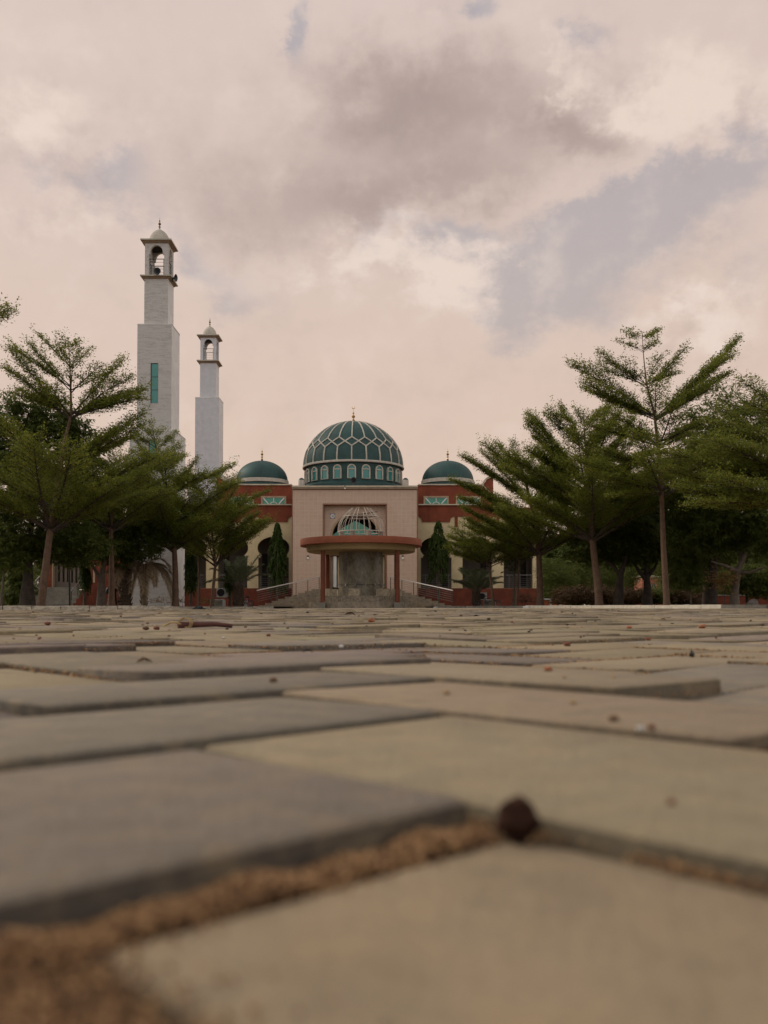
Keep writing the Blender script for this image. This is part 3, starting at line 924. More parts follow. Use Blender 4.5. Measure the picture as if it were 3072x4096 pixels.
# ------------------------------------------------------------------ kiosk with the round canopy (place to wash before prayer)
KY = 52.0; KX = P(1444, 2400, KY).x
ksk = thing('washing_kiosk', 'round washing kiosk with red disc canopy, four red columns and bare wire dome', 'kiosk', (KX, KY, 0))
b = MB()
q = 1 / math.cos(math.pi / 8)
b.lathe([(2.92 * q, -.08), (2.92 * q, .325)], KX, KY, 8, a0=math.pi / 8)
b.build('lower_step', M['stairs'], ksk)
b = MB(); b.lathe([(2.50 * q, .32), (2.50 * q, .66)], KX, KY, 8, a0=math.pi / 8); b.build('upper_step', M['granite'], ksk)
b = MB(); b.lathe([(1.28, .655), (1.28, 1.06), (1.265, 1.07), (1.265, 3.2)], KX, KY, 48); b.build('drum_wall', M['drum'], ksk, smooth=True)
b = MB()
for k in range(20):
    an = 2 * math.pi * k / 20
    b.tube([(KX + 1.262 * math.cos(an), KY + 1.262 * math.sin(an), 1.08), (KX + 1.262 * math.cos(an), KY + 1.262 * math.sin(an), 3.18)], .007, 4)
b.build('drum_joint', M['granite'], ksk)
for k in range(8):
    an = -math.pi / 2 + .27 + (k - .5) * math.pi / 4 * 1.0 - .02
    r = 2.12
    b = MB(); b.boxr((KX + r * math.cos(an), KY + r * math.sin(an), .86), (.62, .46, .40), an + math.pi / 2)
    b.build('stone_seat', M['seatstone'], ksk)
for k in range(8):
    an = -math.pi / 2 + (k - 3.5) * math.pi / 4 * .55
    px_, py_ = KX + 1.27 * math.cos(an), KY + 1.27 * math.sin(an); ux, uy = math.cos(an), math.sin(an)
    b = MB(); b.tube([(px_, py_, 1.30), (px_ + .12 * ux, py_ + .12 * uy, 1.30), (px_ + .15 * ux, py_ + .15 * uy, 1.22)], .025, 6); b.tube([(px_ + .07 * ux, py_ + .07 * uy, 1.30), (px_ + .07 * ux, py_ + .07 * uy, 1.38)], .03, 6)
    b.build('tap', M['steel'], ksk)
b = MB(); b.lathe([(1.278, 1.29), (1.29, 1.30), (1.278, 1.31)], KX, KY, 48, cap=False); b.build('water_pipe', M['darksteel'], ksk, smooth=True)
for sx, sy in ((-1, -1), (1, -1), (-1, 1), (1, 1)):
    b = MB(); b.lathe([(.135, .27), (.125, 3.2)], KX + sx * 2.07, KY + sy * 2.03, 20)
    co = b.build('column', M['column_red'], ksk, smooth=True)
    b = MB(); b.boxr((KX + sx * 2.07, KY + sy * 2.03 - (.30 if sy < 0 else -.30), .10), (.36, .72, .36)); b.build('column_base', M['concrete'], co)
b = MB(); b.lathe([(2.2, 3.18), (3.0, 3.17), (3.11, 3.21), (3.14, 3.30), (3.14, 3.42), (3.20, 3.50), (3.2, 3.54)], KX, KY, 80)
b.build('soffit_ring', M['canopy_tan'], ksk, smooth=True)
b = MB(); b.lathe([(3.22, 3.535), (3.49, 3.52), (3.51, 3.54), (3.51, 3.88), (3.49, 3.91), (0.02, 3.94)], KX, KY, 96)
b.build('canopy_slab', M['canopy_red'], ksk, smooth=True)
for k in range(8):
    an = math.pi / 8 + k * math.pi / 4
    b = MB(); b.boxr((KX + 1.22 * math.cos(an), KY + 1.22 * math.sin(an), 4.13), (.22, .22, .44), an); b.build('stub_post', M['concrete'], ksk)
# wire dome, cut off at the top
RIB = [(4.37, 1.335), (4.55, 1.335), (4.8, 1.30), (5.03, 1.20), (5.24, 1.04), (5.42, .88), (5.6, .70), (5.76, .53)]
rng = random.Random(5)
cage = thing('cage_tmp', None, None) if False else None
b = MB()
for zz, rr, rad in ((4.37, 1.335, .030), (5.24, 1.045, .026)):
    b.tube([(KX + rr * math.cos(a), KY + rr * math.sin(a), zz) for a in np.linspace(0, 2 * math.pi, 41)], rad, 6)
wire = b.build('wire_dome', M['whiterib'], ksk, smooth=True)
for k in range(22):
    an = 2 * math.pi * (k + rng.uniform(-.12, .12)) / 22
    top = len(RIB) if rng.random() > .2 else len(RIB) - rng.randint(1, 2)
    lean = rng.uniform(-.05, .05)
    b = MB(); b.tube([(KX + r * math.cos(an + lean * i / 7), KY + r * math.sin(an + lean * i / 7), z) for i, (z, r) in enumerate(RIB[:top])], .017, 6)
    b.build('wire_rib', M['whiterib'], wire, smooth=True)
b = MB()
for a0, z0, a1, z1 in ((2.3, 5.26, 5.2, 5.30), (1.2, 5.25, 4.1, 5.27), (3.9, 5.24, 6.2, 5.55), (2.9, 5.2, .2, 5.3)):
    b.tube([(KX + .95 * math.cos(a0), KY + .95 * math.sin(a0), z0), (KX + .95 * math.cos(a1), KY + .95 * math.sin(a1), z1)], .03, 5)
b.build('cross_brace', plain('weathered_timber', (0.14, 0.10, 0.075), 0.85), wire)

# ------------------------------------------------------------------ entrance steps and their rails
st = thing('entrance_steps', 'wide dark stone steps narrowing up to the tiled portal behind the kiosk', 'steps', (XZ(CX, 0, 61)[0], 58, 0))
N = 9; ztop = 1.30
for i in range(N):
    f0 = i / N
    y0 = 57.5 + 6.9 * f0
    xl = P(1034 + (1272 - 1034) * f0, 2400, y0).x; xr = P(mir(1034) - (1272 - 1034) * f0, 2400, y0).x
    b = MB(); b.bx(xl, xr, y0, 65.0 - .006 * i if i else 64.9, -.08 if i == 0 else ztop * f0 + .001, ztop * (i + 1) / N)
    b.bx(xl - .01, xr + .01, y0 - .025, y0 - .001, ztop * (i + 1) / N - .035, ztop * (i + 1) / N + .004)
    b.build('step', M['stairs'], st)
for flip in (False, True):
    fx = (lambda x: mir(x)) if flip else (lambda x: x)
    a_t, b_t = P(fx(1028), 2362, 58.0), P(fx(1279), 2308, 64.3)
    rl = thing('handrail', 'sloping steel handrail of the entrance steps ' + ('on the wheelbarrow side, partly hidden by the dark kiosk column' if flip else 'on the side of the small purple bicycle'), 'handrail', (a_t.x, a_t.y, 0), 'handrails of the entrance steps')
    if flip: rl['label'] = 'sloping steel handrail of the entrance steps, the one passing behind the kiosk columns'
    drop = .80
    b = MB(); b.tube([a_t, b_t], .038, 8); b.build('top_rail', M['brightsteel'], rl, smooth=True)
    b = MB()
    for k in range(1, 6):
        o_ = Vector((0, 0, -drop * k / 5.6)); b.tube([a_t + o_, b_t + o_], .007, 6)
    b.build('lower_rails', M['dimsteel'], rl)
    for k in range(6):
        p = a_t.lerp(b_t, k / 5 * .98 + .01)
        b = MB(); b.tube([p, p - Vector((0, 0, drop + .12))], .024, 6); b.build('post', M['darksteel'], rl)
# ------------------------------------------------------------------ vegetation
L_TERM = leaf_mat('small_green_leaves', (0.046, 0.078, 0.014), (0.108, 0.148, 0.022), (0.27, 0.25, 0.040), 0.36)
L_TERY = leaf_mat('yellowish_leaves', (0.072, 0.098, 0.016), (0.140, 0.170, 0.028), (0.27, 0.255, 0.050))
L_MANGO = leaf_mat('long_dark_leaves', (0.034, 0.050, 0.012), (0.075, 0.100, 0.022), (0.16, 0.18, 0.045), 0.28)
L_LIGHT = leaf_mat('bushy_green_leaves', (0.045, 0.062, 0.016), (0.090, 0.115, 0.024), (0.18, 0.19, 0.045))
L_POLY = leaf_mat('hanging_leaves', (0.016, 0.030, 0.006), (0.036, 0.060, 0.010), (0.09, 0.12, 0.020), 0.25)
L_PALM = leaf_mat('palm_leaflets', (0.065, 0.080, 0.040), (0.12, 0.14, 0.075), (0.22, 0.23, 0.14), 0.15)
L_DRY = leaf_mat('dry_leaves', (0.14, 0.095, 0.055), (0.27, 0.19, 0.115), (0.40, 0.30, 0.19), 0.15)
L_BROWN = leaf_mat('brown_hedge_leaves', (0.055, 0.028, 0.014), (0.10, 0.055, 0.025), (0.14, 0.10, 0.04), 0.15)
L_RUST = leaf_mat('rusty_leaves', (0.14, 0.075, 0.03), (0.26, 0.15, 0.06), (0.35, 0.22, 0.09), 0.25)
BARK = plain('brown_bark', (0.125, 0.074, 0.046), 0.9, 0.16, 5.0, bump=0.5, bscale=25)
BARK_D = plain('dark_bark', (0.060, 0.043, 0.032), 0.9, 0.20, 5.0, bump=0.6, bscale=20)
BARK_G = plain('grey_bark', (0.125, 0.095, 0.070), 0.9, 0.16, 5.0, bump=0.4, bscale=20)
PALMT = plain('palm_trunk_bases', (0.095, 0.062, 0.040), 0.95, 0.25, 12.0, bump=0.8, bscale=18)


def unit(a):
    return a / np.maximum(np.linalg.norm(a, axis=1, keepdims=True), 1e-9)


def leaf_quads(C, D, N, ln, wd):
    """Diamond leaf at each C along direction D with approximate normal N."""
    Wv = unit(np.cross(N, D))
    ln = np.asarray(ln).reshape(-1, 1); wd = np.asarray(wd).reshape(-1, 1)
    v0 = C; v1 = C + D * ln * .45 + Wv * wd * .5; v2 = C + D * ln; v3 = C + D * ln * .45 - Wv * wd * .5
    V = np.stack([v0, v1, v2, v3], 1).reshape(-1, 3)
    return V, np.arange(len(V)).reshape(-1, 4)


def spray_leaves(rng, C, k, ln, spread, flat=.55):
    """k small leaves about each twig point, mostly lying flat."""
    n = len(C) * k
    c = np.repeat(C, k, 0) + rng.normal(0, 1, (n, 3)) * np.array([spread, spread, spread * .55])
    D = unit(rng.normal(0, 1, (n, 3)) * np.array([1, 1, .45]) + np.array([0, 0, .15]))
    N = unit(rng.normal(0, flat, (n, 3)) + np.array([0, 0, 1.0]))
    l = ln * rng.uniform(.6, 1.25, n)
    return leaf_quads(c, D, N, l, l * rng.uniform(.42, .6, n))


def bez(a, m, b, ts):
    return [a * (1 - t) ** 2 + m * 2 * t * (1 - t) + b * t * t for t in ts]


def terminalia(label, trunk, r0, tiers, seed, group, Y, leaf=L_TERM, dens=1.0, name='umbrella_tree', bark=None, ls=1.0, cat='tree'):
    """Tiered tree. trunk: [(px, py)] from the ground up, at depth Y. tiers: (photo row of node, n branches, length m, rise, [(tip px, tip py, dY), ...])."""
    rg = np.random.default_rng(seed); rd = random.Random(seed)
    tp = [P(x, y, Y) for x, y in trunk]
    tp[0].z = min(tp[0].z, 0.02)
    t = thing(name, label, cat, tp[0], group)
    wood = MB(); n = len(tp)
    fine = []
    for i in range(n - 1):
        for s in (0, .25, .5, .75): fine.append(tp[i].lerp(tp[i + 1], s))
    fine.append(tp[-1])
    H = fine[-1].z - fine[0].z
    rad = [max(.012, r0 * (1 - ((p.z - fine[0].z) / H)) ** .85) * (1.25 if i == 0 else 1) for i, p in enumerate(fine)]
    wood.tube(fine, rad, 9)
    def at_row(row):
        best = min(fine, key=lambda p: abs(P(0, row, Y).z - p.z)); i = fine.index(best)
        z = P(0, row, Y).z
        for a, b in zip(fine, fine[1:]):
            if a.z <= z <= b.z:
                return a.lerp(b, (z - a.z) / max(1e-6, b.z - a.z)), rad[fine.index(a)]
        return best.copy(), rad[i]
    pts = []
    limbs = MB()
    ntier = len(tiers)
    for ti, (row, nb, L, rise, tips) in enumerate(tiers):
        low_t = ti < ntier * .45
        dn = dens * (1.25 if low_t else .95)
        nb = max(2, nb - (len(tips) // 2 if low_t else len(tips)))
        node, rr = at_row(row)
        ends = [P(px, py, Y + dy) for px, py, dy in tips]
        a0 = rd.uniform(0, 6.28)
        for k in range(nb):
            az = a0 + 2 * math.pi * (k + rd.uniform(-.25, .25)) / max(1, nb)
            l = L * rd.uniform(.72, 1.08)
            ends.append(node + Vector((math.cos(az) * l, math.sin(az) * l, l * rise * rd.uniform(.75, 1.25))))
        for e in ends:
            d = e - node; ln = d.length
            m = node + d * .5 + Vector((rd.uniform(-.06, .06) * ln, rd.uniform(-.06, .06) * ln, rd.uniform(-.03, .06) * ln))
            st0 = node + Vector((0, 0, rd.uniform(-.15, .15)))
            br = min(rr * .55, .02 + .012 * ln)
            limbs.tube(bez(st0, m, e, (0, .2, .4, .6, .8, 1)), [br, br * .85, br * .7, br * .5, br * .3, .006], 5, caps=False)
            ns = max(4, int(ln / .18))
            for j in range(ns):
                s = .14 + .86 * (j + rd.random()) / ns
                p = bez(st0, m, e, (s,))[0]
                tg = (bez(st0, m, e, (min(1, s + .03),))[0] - bez(st0, m, e, (s - .03,))[0]).normalized()
                sd = tg.cross(Vector((0, 0, 1)))
                sd = sd.normalized() if sd.length > .05 else Vector((rd.uniform(-1, 1), rd.uniform(-1, 1), 0)).normalized()
                for sg in (-1, 1):
                    l2 = (.31 * ln * (1 - s) ** .78 + .16 + .02 * ln) * rd.uniform(.55, 1.1) * (.55 + .9 * min(1, s * 1.6)) 
                    dd = (tg * .85 + sd * sg * rd.uniform(.5, .95) + Vector((0, 0, rd.uniform(-.12, .22)))).normalized()
                    q = p + dd * l2
                    if l2 > .35: limbs.tube([p, p.lerp(q, .5) + Vector((0, 0, .02)), q], [.011, .008, .004], 3, caps=False)
                    nc = max(2, int(l2 / .07 * dn))
                    for c in range(nc):
                        u = (c + rd.random()) / nc
                        if s < .35 and u < .25: continue
                        pts.append(p.lerp(q, u) + Vector((rd.gauss(0, .07), rd.gauss(0, .07), rd.gauss(.03, .045))))
                    if rd.random() < .6 * dens:            # upright shoot
                        hgt = rd.uniform(.12, .42) * min(1, ln / 3)
                        b_ = p.lerp(q, rd.random())
                        for c in range(int(hgt / .08) + 1):
                            pts.append(b_ + dd * (.04 * c) + Vector((rd.gauss(0, .02), rd.gauss(0, .02), .08 * c)))
    wood.build('trunk', bark or BARK, t, smooth=True)
    limbs.build('branches', BARK_D, t, smooth=True)
    C = np.array([tuple(p) for p in pts])
    V, Q = spray_leaves(rg, C, 5, .082 * ls, .062 * ls)
    mesh_np('crown', V, Q, leaf, t)
    return t


def rosette_leaves(rng, C, k, ln, wd, droop=.5):
    n = len(C) * k
    c = np.repeat(C, k, 0)
    az = rng.uniform(0, 6.283, n)
    D = unit(np.stack([np.cos(az), np.sin(az), rng.normal(-droop, .35, n)], 1))
    N = unit(np.stack([-np.cos(az) * .1, -np.sin(az) * .1, np.ones(n)], 1) + rng.normal(0, .4, (n, 3)))
    l = ln * rng.uniform(.6, 1.2, n)
    c = c + D * .03
    return leaf_quads(c, D, N, l, np.full(n, wd) * rng.uniform(.7, 1.2, n))


def blob_points(rng, blobs, n, fill=.35):
    n = int(n * 1.45)
    """Points through a union of ellipsoids (centre, radii), denser near the skin, broken into clumps."""
    vol = np.array([b[1][0] * b[1][1] * b[1][2] for b in blobs]); vol = vol ** .8 / (vol ** .8).sum()
    out = []
    for (c, r), f in zip(blobs, vol):
        m = max(8, int(n * f))
        nc = max(4, m // 14)
        d = unit(rng.normal(0, 1, (nc, 3))); rr = (fill + (1 - fill) * rng.random(nc)) ** .5
        cl = d * rr[:, None] * np.array(r) * rng.uniform(.75, 1.1, (nc, 1))
        k = rng.integers(0, nc, m)
        out.append(np.array(c) + cl[k] + rng.normal(0, .24, (m, 3)) * np.array([1, 1, .7]))
    return np.concatenate(out)


def bushy(label, foot, r0, limbs_px, blobs_px, n, seed, group, Y, leaf=L_MANGO, bark=BARK_D, ln=.26, wd=.062, k=7, name='mango_tree', droop=.6, cat='tree'):
    """Dense long-leaved tree. foot px; limbs_px: polylines of photo pixels with depth offset; blobs_px: (px, py, rx px, ry px, dY, depth radius m)."""
    rg = np.random.default_rng(seed)
    base = P(foot[0], foot[1], Y); base.z = min(base.z, .05)
    t = thing(name, label, cat, base, group)
    b = MB()
    for i, lp in enumerate(limbs_px):
        pts = [P(x, y, Y + dy) for x, y, dy in lp]
        if i == 0: pts[0] = base
        r = r0 * (1 if i == 0 else .5)
        b.tube(pts, [r * (1.2 if (i == 0 and j == 0) else (1 - .75 * j / (len(pts) - 1))) for j in range(len(pts))], 9)
    b.build('trunk', bark, t, smooth=True)
    bl = []
    for px, py, rx, ry, dy, rz in blobs_px:
        c = P(px, py, Y + dy); bl.append((tuple(c), (rx * (Y + dy) / F, rz, ry * (Y + dy) / F)))
    C = blob_points(rg, bl, n)
    C = C[C[:, 2] > .25]
    V, Q = rosette_leaves(rg, C, k, ln, wd, droop)
    mesh_np('crown', V, Q, leaf, t)
    return t


def weeping(label, px, top, bot, wpx, Y, seed, group):
    """Narrow mast tree clothed to the base in hanging leaves."""
    rg = np.random.default_rng(seed)
    f = P(px, 2424, Y); T = P(px, top, Y).z; B = P(px, bot, Y).z; R = wpx / 2 * Y / F
    t = thing('mast_tree', label, 'tree', (f.x, Y, .05), group)
    b = MB(); b.tube([(f.x, Y, .0), (f.x + .02, Y, T * .5), (f.x, Y, T - .1)], [.09, .06, .01], 7); b.build('trunk', BARK_G, t, smooth=True)
    n = int(330 * (T - B) / 5)
    u = rg.random(n) ** .8
    rr = R * np.minimum(1.0, (1 - u) * 2.1 + .10) * (.35 + .75 * rg.random(n) ** .6)
    az = rg.uniform(0, 6.283, n); L = rg.uniform(.35, .85, n) * (1 - .45 * u)
    z = np.minimum(T, B + (T - B) * u + L * .75)
    k = 13; m = n * k
    q = np.tile(np.linspace(0, 1, k), n); ii = np.repeat(np.arange(n), k)
    out = rr[ii] * (.55 + .5 * q ** .7)
    C = np.stack([f.x + out * np.cos(az[ii]), Y + out * np.sin(az[ii]), z[ii] - L[ii] * q ** 1.25], 1) + rg.normal(0, .02, (m, 3))
    C = np.repeat(C, 2, 0); m *= 2
    a_ = np.repeat(az[ii], 2) + rg.normal(0, 1.0, m)
    D = unit(np.stack([np.cos(a_) * .5, np.sin(a_) * .5, -rg.uniform(.5, 1.2, m)], 1))
    N = unit(np.stack([np.cos(a_), np.sin(a_), np.full(m, .5)], 1) + rg.normal(0, .35, (m, 3)))
    V, Q = leaf_quads(C, D, N, rg.uniform(.12, .24, m), rg.uniform(.035, .06, m))
    mesh_np('crown', V, Q, L_POLY, t)
    return t


def frond(bld, V, Qs, rg, base, az, length, rise, sag, leaflets=50, lw=.042, ll=.42):
    """One arching palm frond: rachis into bld, leaflet quads into V."""
    d = Vector((math.cos(az), math.sin(az), 0))
    pts = []
    for i in range(13):
        s = i / 12
        pts.append(base + d * (length * s * math.cos(rise) * (1 - .18 * s * s)) + Vector((0, 0, length * (math.sin(rise) * s - sag * s * s))))
    bld.tube(pts, [.022 * (1 - .85 * i / 12) + .003 for i in range(13)], 5, caps=False)
    for j in range(leaflets):
        s = .16 + .84 * j / leaflets; x = s * 12; i = min(11, int(x)); p = pts[i].lerp(pts[i + 1], x - i)
        tg = (pts[i + 1] - pts[i]).normalized(); sd = tg.cross(Vector((0, 0, 1)))
        sd = sd.normalized() if sd.length > .02 else Vector((1, 0, 0)); up = sd.cross(tg)
        for sg in (-1, 1):
            l = ll * (.35 + 1.0 * math.sin(math.pi * min(1, .12 + s * .86))) * rg.uniform(.8, 1.15)
            dd = (tg * .75 + sd * sg * .75 + up * rg.uniform(.05, .4) + Vector((0, 0, -.18))).normalized()
            w_ = dd.cross(up).normalized() * lw / 2
            V.extend([p, p + dd * l * .4 + w_, p + dd * l + Vector((0, 0, -.04)), p + dd * l * .4 - w_])


def palm(label, px, Y, row_crown, r0, fronds, seed, group, leaf=L_PALM, foot=2424):
    """Date palm; fronds: list of (azimuth deg, length, rise deg, sag, dry)."""
    rg = random.Random(seed)
    f = P(px, foot, Y); top = P(px, row_crown, Y)
    t = thing('date_palm', label, 'palm', (f.x, Y, .03), group)
    b = MB()
    H = top.z
    prof = []
    for i in range(26):
        z = -.05 + (H + .05) * i / 25
        prof.append((r0 * (1.25 - .3 * i / 25) * (1.0 + (.14 if i % 2 else -.06)), z))
    b.lathe(prof, f.x, Y, 13)
    for i in range(60):         # old leaf bases
        a = i * 2.4; z = .1 + (H - .1) * i / 60; rr = r0 * (1.2 - .3 * i / 60)
        c = Vector((f.x + rr * math.cos(a), Y + rr * math.sin(a), z))
        b.tube([c, c + Vector((math.cos(a) * .09, math.sin(a) * .09, .16))], [.05, .02], 4)
    b.build('trunk', PALMT, t)
    for dry in (False, True):
        fl = [x for x in fronds if bool(x[4]) == dry]
        for az, ln, rise, sag, _ in fl:
            rb = MB(); V = []
            frond(rb, V, None, rg, Vector((f.x, Y, H - .05)), math.radians(az), ln, math.radians(rise), sag)
            b0 = len(rb.v)
            rb.add(V, [(i, i + 1, i + 2, i + 3) for i in range(0, len(V), 4)], 1)
            rb.build('dry_frond' if dry else 'frond', [L_DRY if dry else BARK_G, L_DRY if dry else leaf], t)
    return t


# ---- trees of the bed on the tower side
T = terminalia
T('tallest leaning tiered tree by the stone minaret, slim bare trunk', [(163, 2432), (176, 2330), (200, 2128), (226, 1960), (253, 1790), (285, 1660), (282, 1520), (276, 1400), (272, 1348)], .155,
  [(2118, 9, 4.6, .52, [(590, 1895, -.6), (470, 1930, 1.2), (-130, 1900, 0), (-40, 1985, -1.4), (330, 1960, -1.5), (60, 1840, 1)]),
   (2040, 7, 3.9, .50, [(420, 1850, -1.0), (-60, 1830, .5)]),
   (1900, 6, 3.0, .50, [(575, 1655, .6), (560, 1700, -.8), (470, 1720, 1.0), (30, 1700, .4)]),
   (1668, 8, 2.3, .50, [(15, 1468, .3), (40, 1400, -.8), (90, 1560, 1), (490, 1440, .4), (515, 1508, -.6), (575, 1560, .2), (560, 1590, -1), (450, 1620, .5)]),
   (1560, 6, 1.5, .75, [(60, 1400, 0), (120, 1375, .4), (410, 1460, -.4)]),
   (1470, 5, .9, .9, [(155, 1345, 0), (320, 1400, .2), (230, 1370, -.3)]),
   (1400, 4, .5, .8, [(300, 1370, 0)])], 11, 'tiered trees along the kerbs', 33.5)
T('tiered tree with straight brown trunk standing just before the white minaret foot', [(447, 2430), (447, 2280), (444, 2120), (450, 1980), (455, 1880)], .15,
  [(2120, 8, 3.6, .55, [(250, 1990, -.5), (640, 1960, .4)]), (2040, 8, 3.2, .55, [(300, 1900, 0)]), (1960, 7, 2.4, .55, [(600, 1860, 0)]), (1890, 6, 1.5, .6, [])], 12, 'tiered trees along the kerbs', 40.5)
T('tiered tree at the minaret corner, trunk forking low over the plinth', [(702, 2430), (702, 2300), (698, 2205), (680, 2050), (650, 1900), (620, 1780), (611, 1715)], .17,
  [(2200, 9, 3.8, .50, [(500, 2080, -.5), (930, 2040, .4), (880, 2100, -1)]), (2100, 8, 3.6, .50, [(470, 1960, 0), (900, 1980, .5)]), (1990, 8, 3.2, .48, [(790, 1838, 0), (760, 1880, -.8), (430, 1880, .4)]),
   (1880, 7, 2.2, .5, [(540, 1755, 0), (735, 1830, .3), (710, 1860, -.5)]), (1800, 6, 1.2, .8, [(540, 1735, 0), (680, 1750, .2)]), (1755, 4, .7, .9, [(635, 1720, 0)])], 13, 'tiered trees along the kerbs', 44.5, dens=1.25)
T('young tiered tree leaning beside the air conditioner, fork like a funnel', [(847, 2430), (853, 2350), (862, 2258), (850, 2150), (838, 2020), (830, 1930)], .10,
  [(2262, 8, 3.4, .62, [(1010, 2120, .2), (1060, 2090, -.8), (690, 2120, 0), (940, 2050, .5), (1010, 2060, 1)]), (2180, 8, 3.2, .55, [(980, 1990, 0), (700, 1990, .3)]), (2090, 7, 2.9, .5, [(950, 1940, 0), (960, 1990, -.5)]), (2000, 6, 2.0, .55, [(880, 1905, 0), (740, 1920, 0)]), (1950, 5, 1.2, .7, [(832, 1882, 0), (870, 1900, .3)])], 14, 'tiered trees along the kerbs', 47.6)
T('slender pole-like tiered tree between the drooping mast tree and air conditioner', [(797, 2432), (796, 2300), (792, 2150), (785, 2040)], .075,
  [(2140, 6, 1.8, .6, []), (2070, 6, 1.5, .7, [])], 15, 'tiered trees along the kerbs', 48.5)
T('tree outside the frame whose one leafy branch tip shows high over the stone minaret side', [(-520, 2440), (-500, 2000), (-470, 1500), (-460, 1250)], .17,
  [(1900, 8, 3.5, .5, []), (1600, 8, 3.2, .5, []), (1400, 6, 2.6, .42, [(42, 1240, 0), (10, 1262, -.3)])], 16, 'tiered trees along the kerbs', 27.0, dens=.8)
bushy('broad mango tree with thick dark trunk behind the leaning tiered tree', (110, 2432), .30, [[(110, 2432, 0), (112, 2330, 0), (115, 2230, 0), (130, 2050, 0)], [(113, 2240, 0), (40, 2100, .5), (-20, 1950, .5)], [(115, 2200, 0), (200, 2060, -.5), (280, 1900, 0)]],
      [(60, 2130, 190, 130, 0, 2.2), (250, 2140, 160, 120, 0.8, 2.0), (20, 1920, 170, 170, 0.5, 2.2), (190, 1830, 200, 190, .8, 2.2), (330, 1760, 70, 90, .5, 1.0), (60, 1700, 150, 110, .5, 1.6), (50, 1605, 45, 45, .3, .7), (230, 1640, 130, 70, .5, 1.2), (340, 2190, 90, 60, .5, 1.4), (-80, 2200, 110, 80, 0, 1.5)], 5600, 21, 'mango trees', 37.0)
bushy('low spreading mango tree with grey split trunk beside the dry palm', (405, 2430), .22, [[(405, 2430, 0), (406, 2340, 0), (412, 2270, 0), (420, 2150, 0)], [(408, 2330, 0), (375, 2270, 0), (330, 2200, 0)], [(412, 2280, 0), (430, 2200, -.4), (500, 2120, 0)]],
      [(300, 2190, 110, 70, 0, 1.8), (430, 2160, 130, 90, 0, 2.0), (560, 2150, 110, 85, .3, 1.8), (500, 2050, 170, 100, .8, 2.0), (330, 2060, 150, 110, .8, 2.0), (660, 2110, 90, 90, .8, 1.6)], 4200, 22, 'mango trees', 43.5, bark=BARK_G)
bushy('thin sapling with pale stem at the far end of the white kerb', (4, 2432), .05, [[(4, 2432, 0), (12, 2320, 0), (22, 2240, 0), (20, 2150, 0)]], [(25, 2220, 60, 80, 0, .8), (10, 2140, 60, 60, 0, .8)], 260, 23, 'saplings', 35.0, leaf=L_LIGHT, bark=BARK_G, name='sapling')
bushy('yellowish drooping shrub between thick mango trunk and pale sapling', (80, 2432), .04, [[(80, 2432, 0), (84, 2330, 0), (86, 2280, 0)]], [(80, 2330, 28, 70, 0, .6), (70, 2385, 30, 28, 0, .6)], 330, 24, 'shrubs', 41.0, leaf=L_LIGHT, name='shrub', droop=1.0)
weeping('narrow mast tree with hanging leaves between the two brown trunks by the plinth', 763, 2150, 2372, 46, 50.5, 31, 'mast trees')
weeping('short mast tree with hanging leaves by the porch steps', 338, 2230, 2366, 46, 44.0, 32, 'mast trees')
weeping('short mast tree half hidden behind the date palm by the bicycle', 920, 2250, 2380, 40, 52.5, 35, 'mast trees')
weeping('tall mast tree against the arch between the date palm and the portal', 1108, 2090, 2372, 80, 65.5, 33, 'mast trees')
weeping('tall mast tree against the arch on the far side of the kiosk from the bicycle', 1754, 2084, 2328, 88, 65.5, 34, 'mast trees')
palm('date palm with arching green fronds behind the small purple bicycle', 953, 50.5, 2345, .22, [(20, 3.2, 62, .30, 0), (0, 2.9, 55, .38, 0), (-20, 3.1, 40, .45, 0), (30, 2.6, 75, .30, 0), (160, 2.6, 66, .32, 0), (190, 2.9, 50, .42, 0), (210, 2.4, 35, .45, 0), (250, 2.4, 60, .4, 0), (290, 2.5, 55, .4, 0), (-40, 2.4, 60, .4, 0), (90, 2.7, 70, .3, 0), (120, 2.6, 58, .4, 0), (60, 2.8, 50, .4, 0), (175, 2.7, 28, .40, 0)], 41, 'date palms')
palm('date palm with bluish fronds in front of the second arch past the mast tree', 1905, 50.0, 2372, .15, [(a_, 2.3 + .5 * ((i_ * 7) % 5) / 5, 38 + (i_ * 23) % 45, .34 + .02 * (i_ % 4), 0) for i_, a_ in enumerate(range(5, 360, 21))], 42, 'date palms')
palm('dead date palm with brown fronds hanging against the white minaret', 575, 45.5, 2262, .10, [(a_, 2.0 + .35 * (i_ % 3), 20 + (i_ * 17) % 30, 1.15 + .08 * (i_ % 3), 1) for i_, a_ in enumerate(range(0, 360, 26))] + [(-5, 2.7, 48, .95, 1), (8, 2.4, 30, 1.0, 1), (-8, 2.9, 58, .52, 0), (172, 2.2, 30, .8, 1)], 43, 'date palms')
palm('stout palm trunk with shaggy old leaf bases beside the minaret foot', 500, 44.5, 2270, .24, [(200, 1.6, 20, .9, 1), (150, 1.5, 35, .9, 1), (330, 1.6, 10, .9, 1), (40, 1.5, 30, .9, 1), (265, 1.5, 20, 1.0, 1), (100, 1.7, 60, .5, 0), (10, 1.6, 55, .6, 0)], 44, 'date palms')

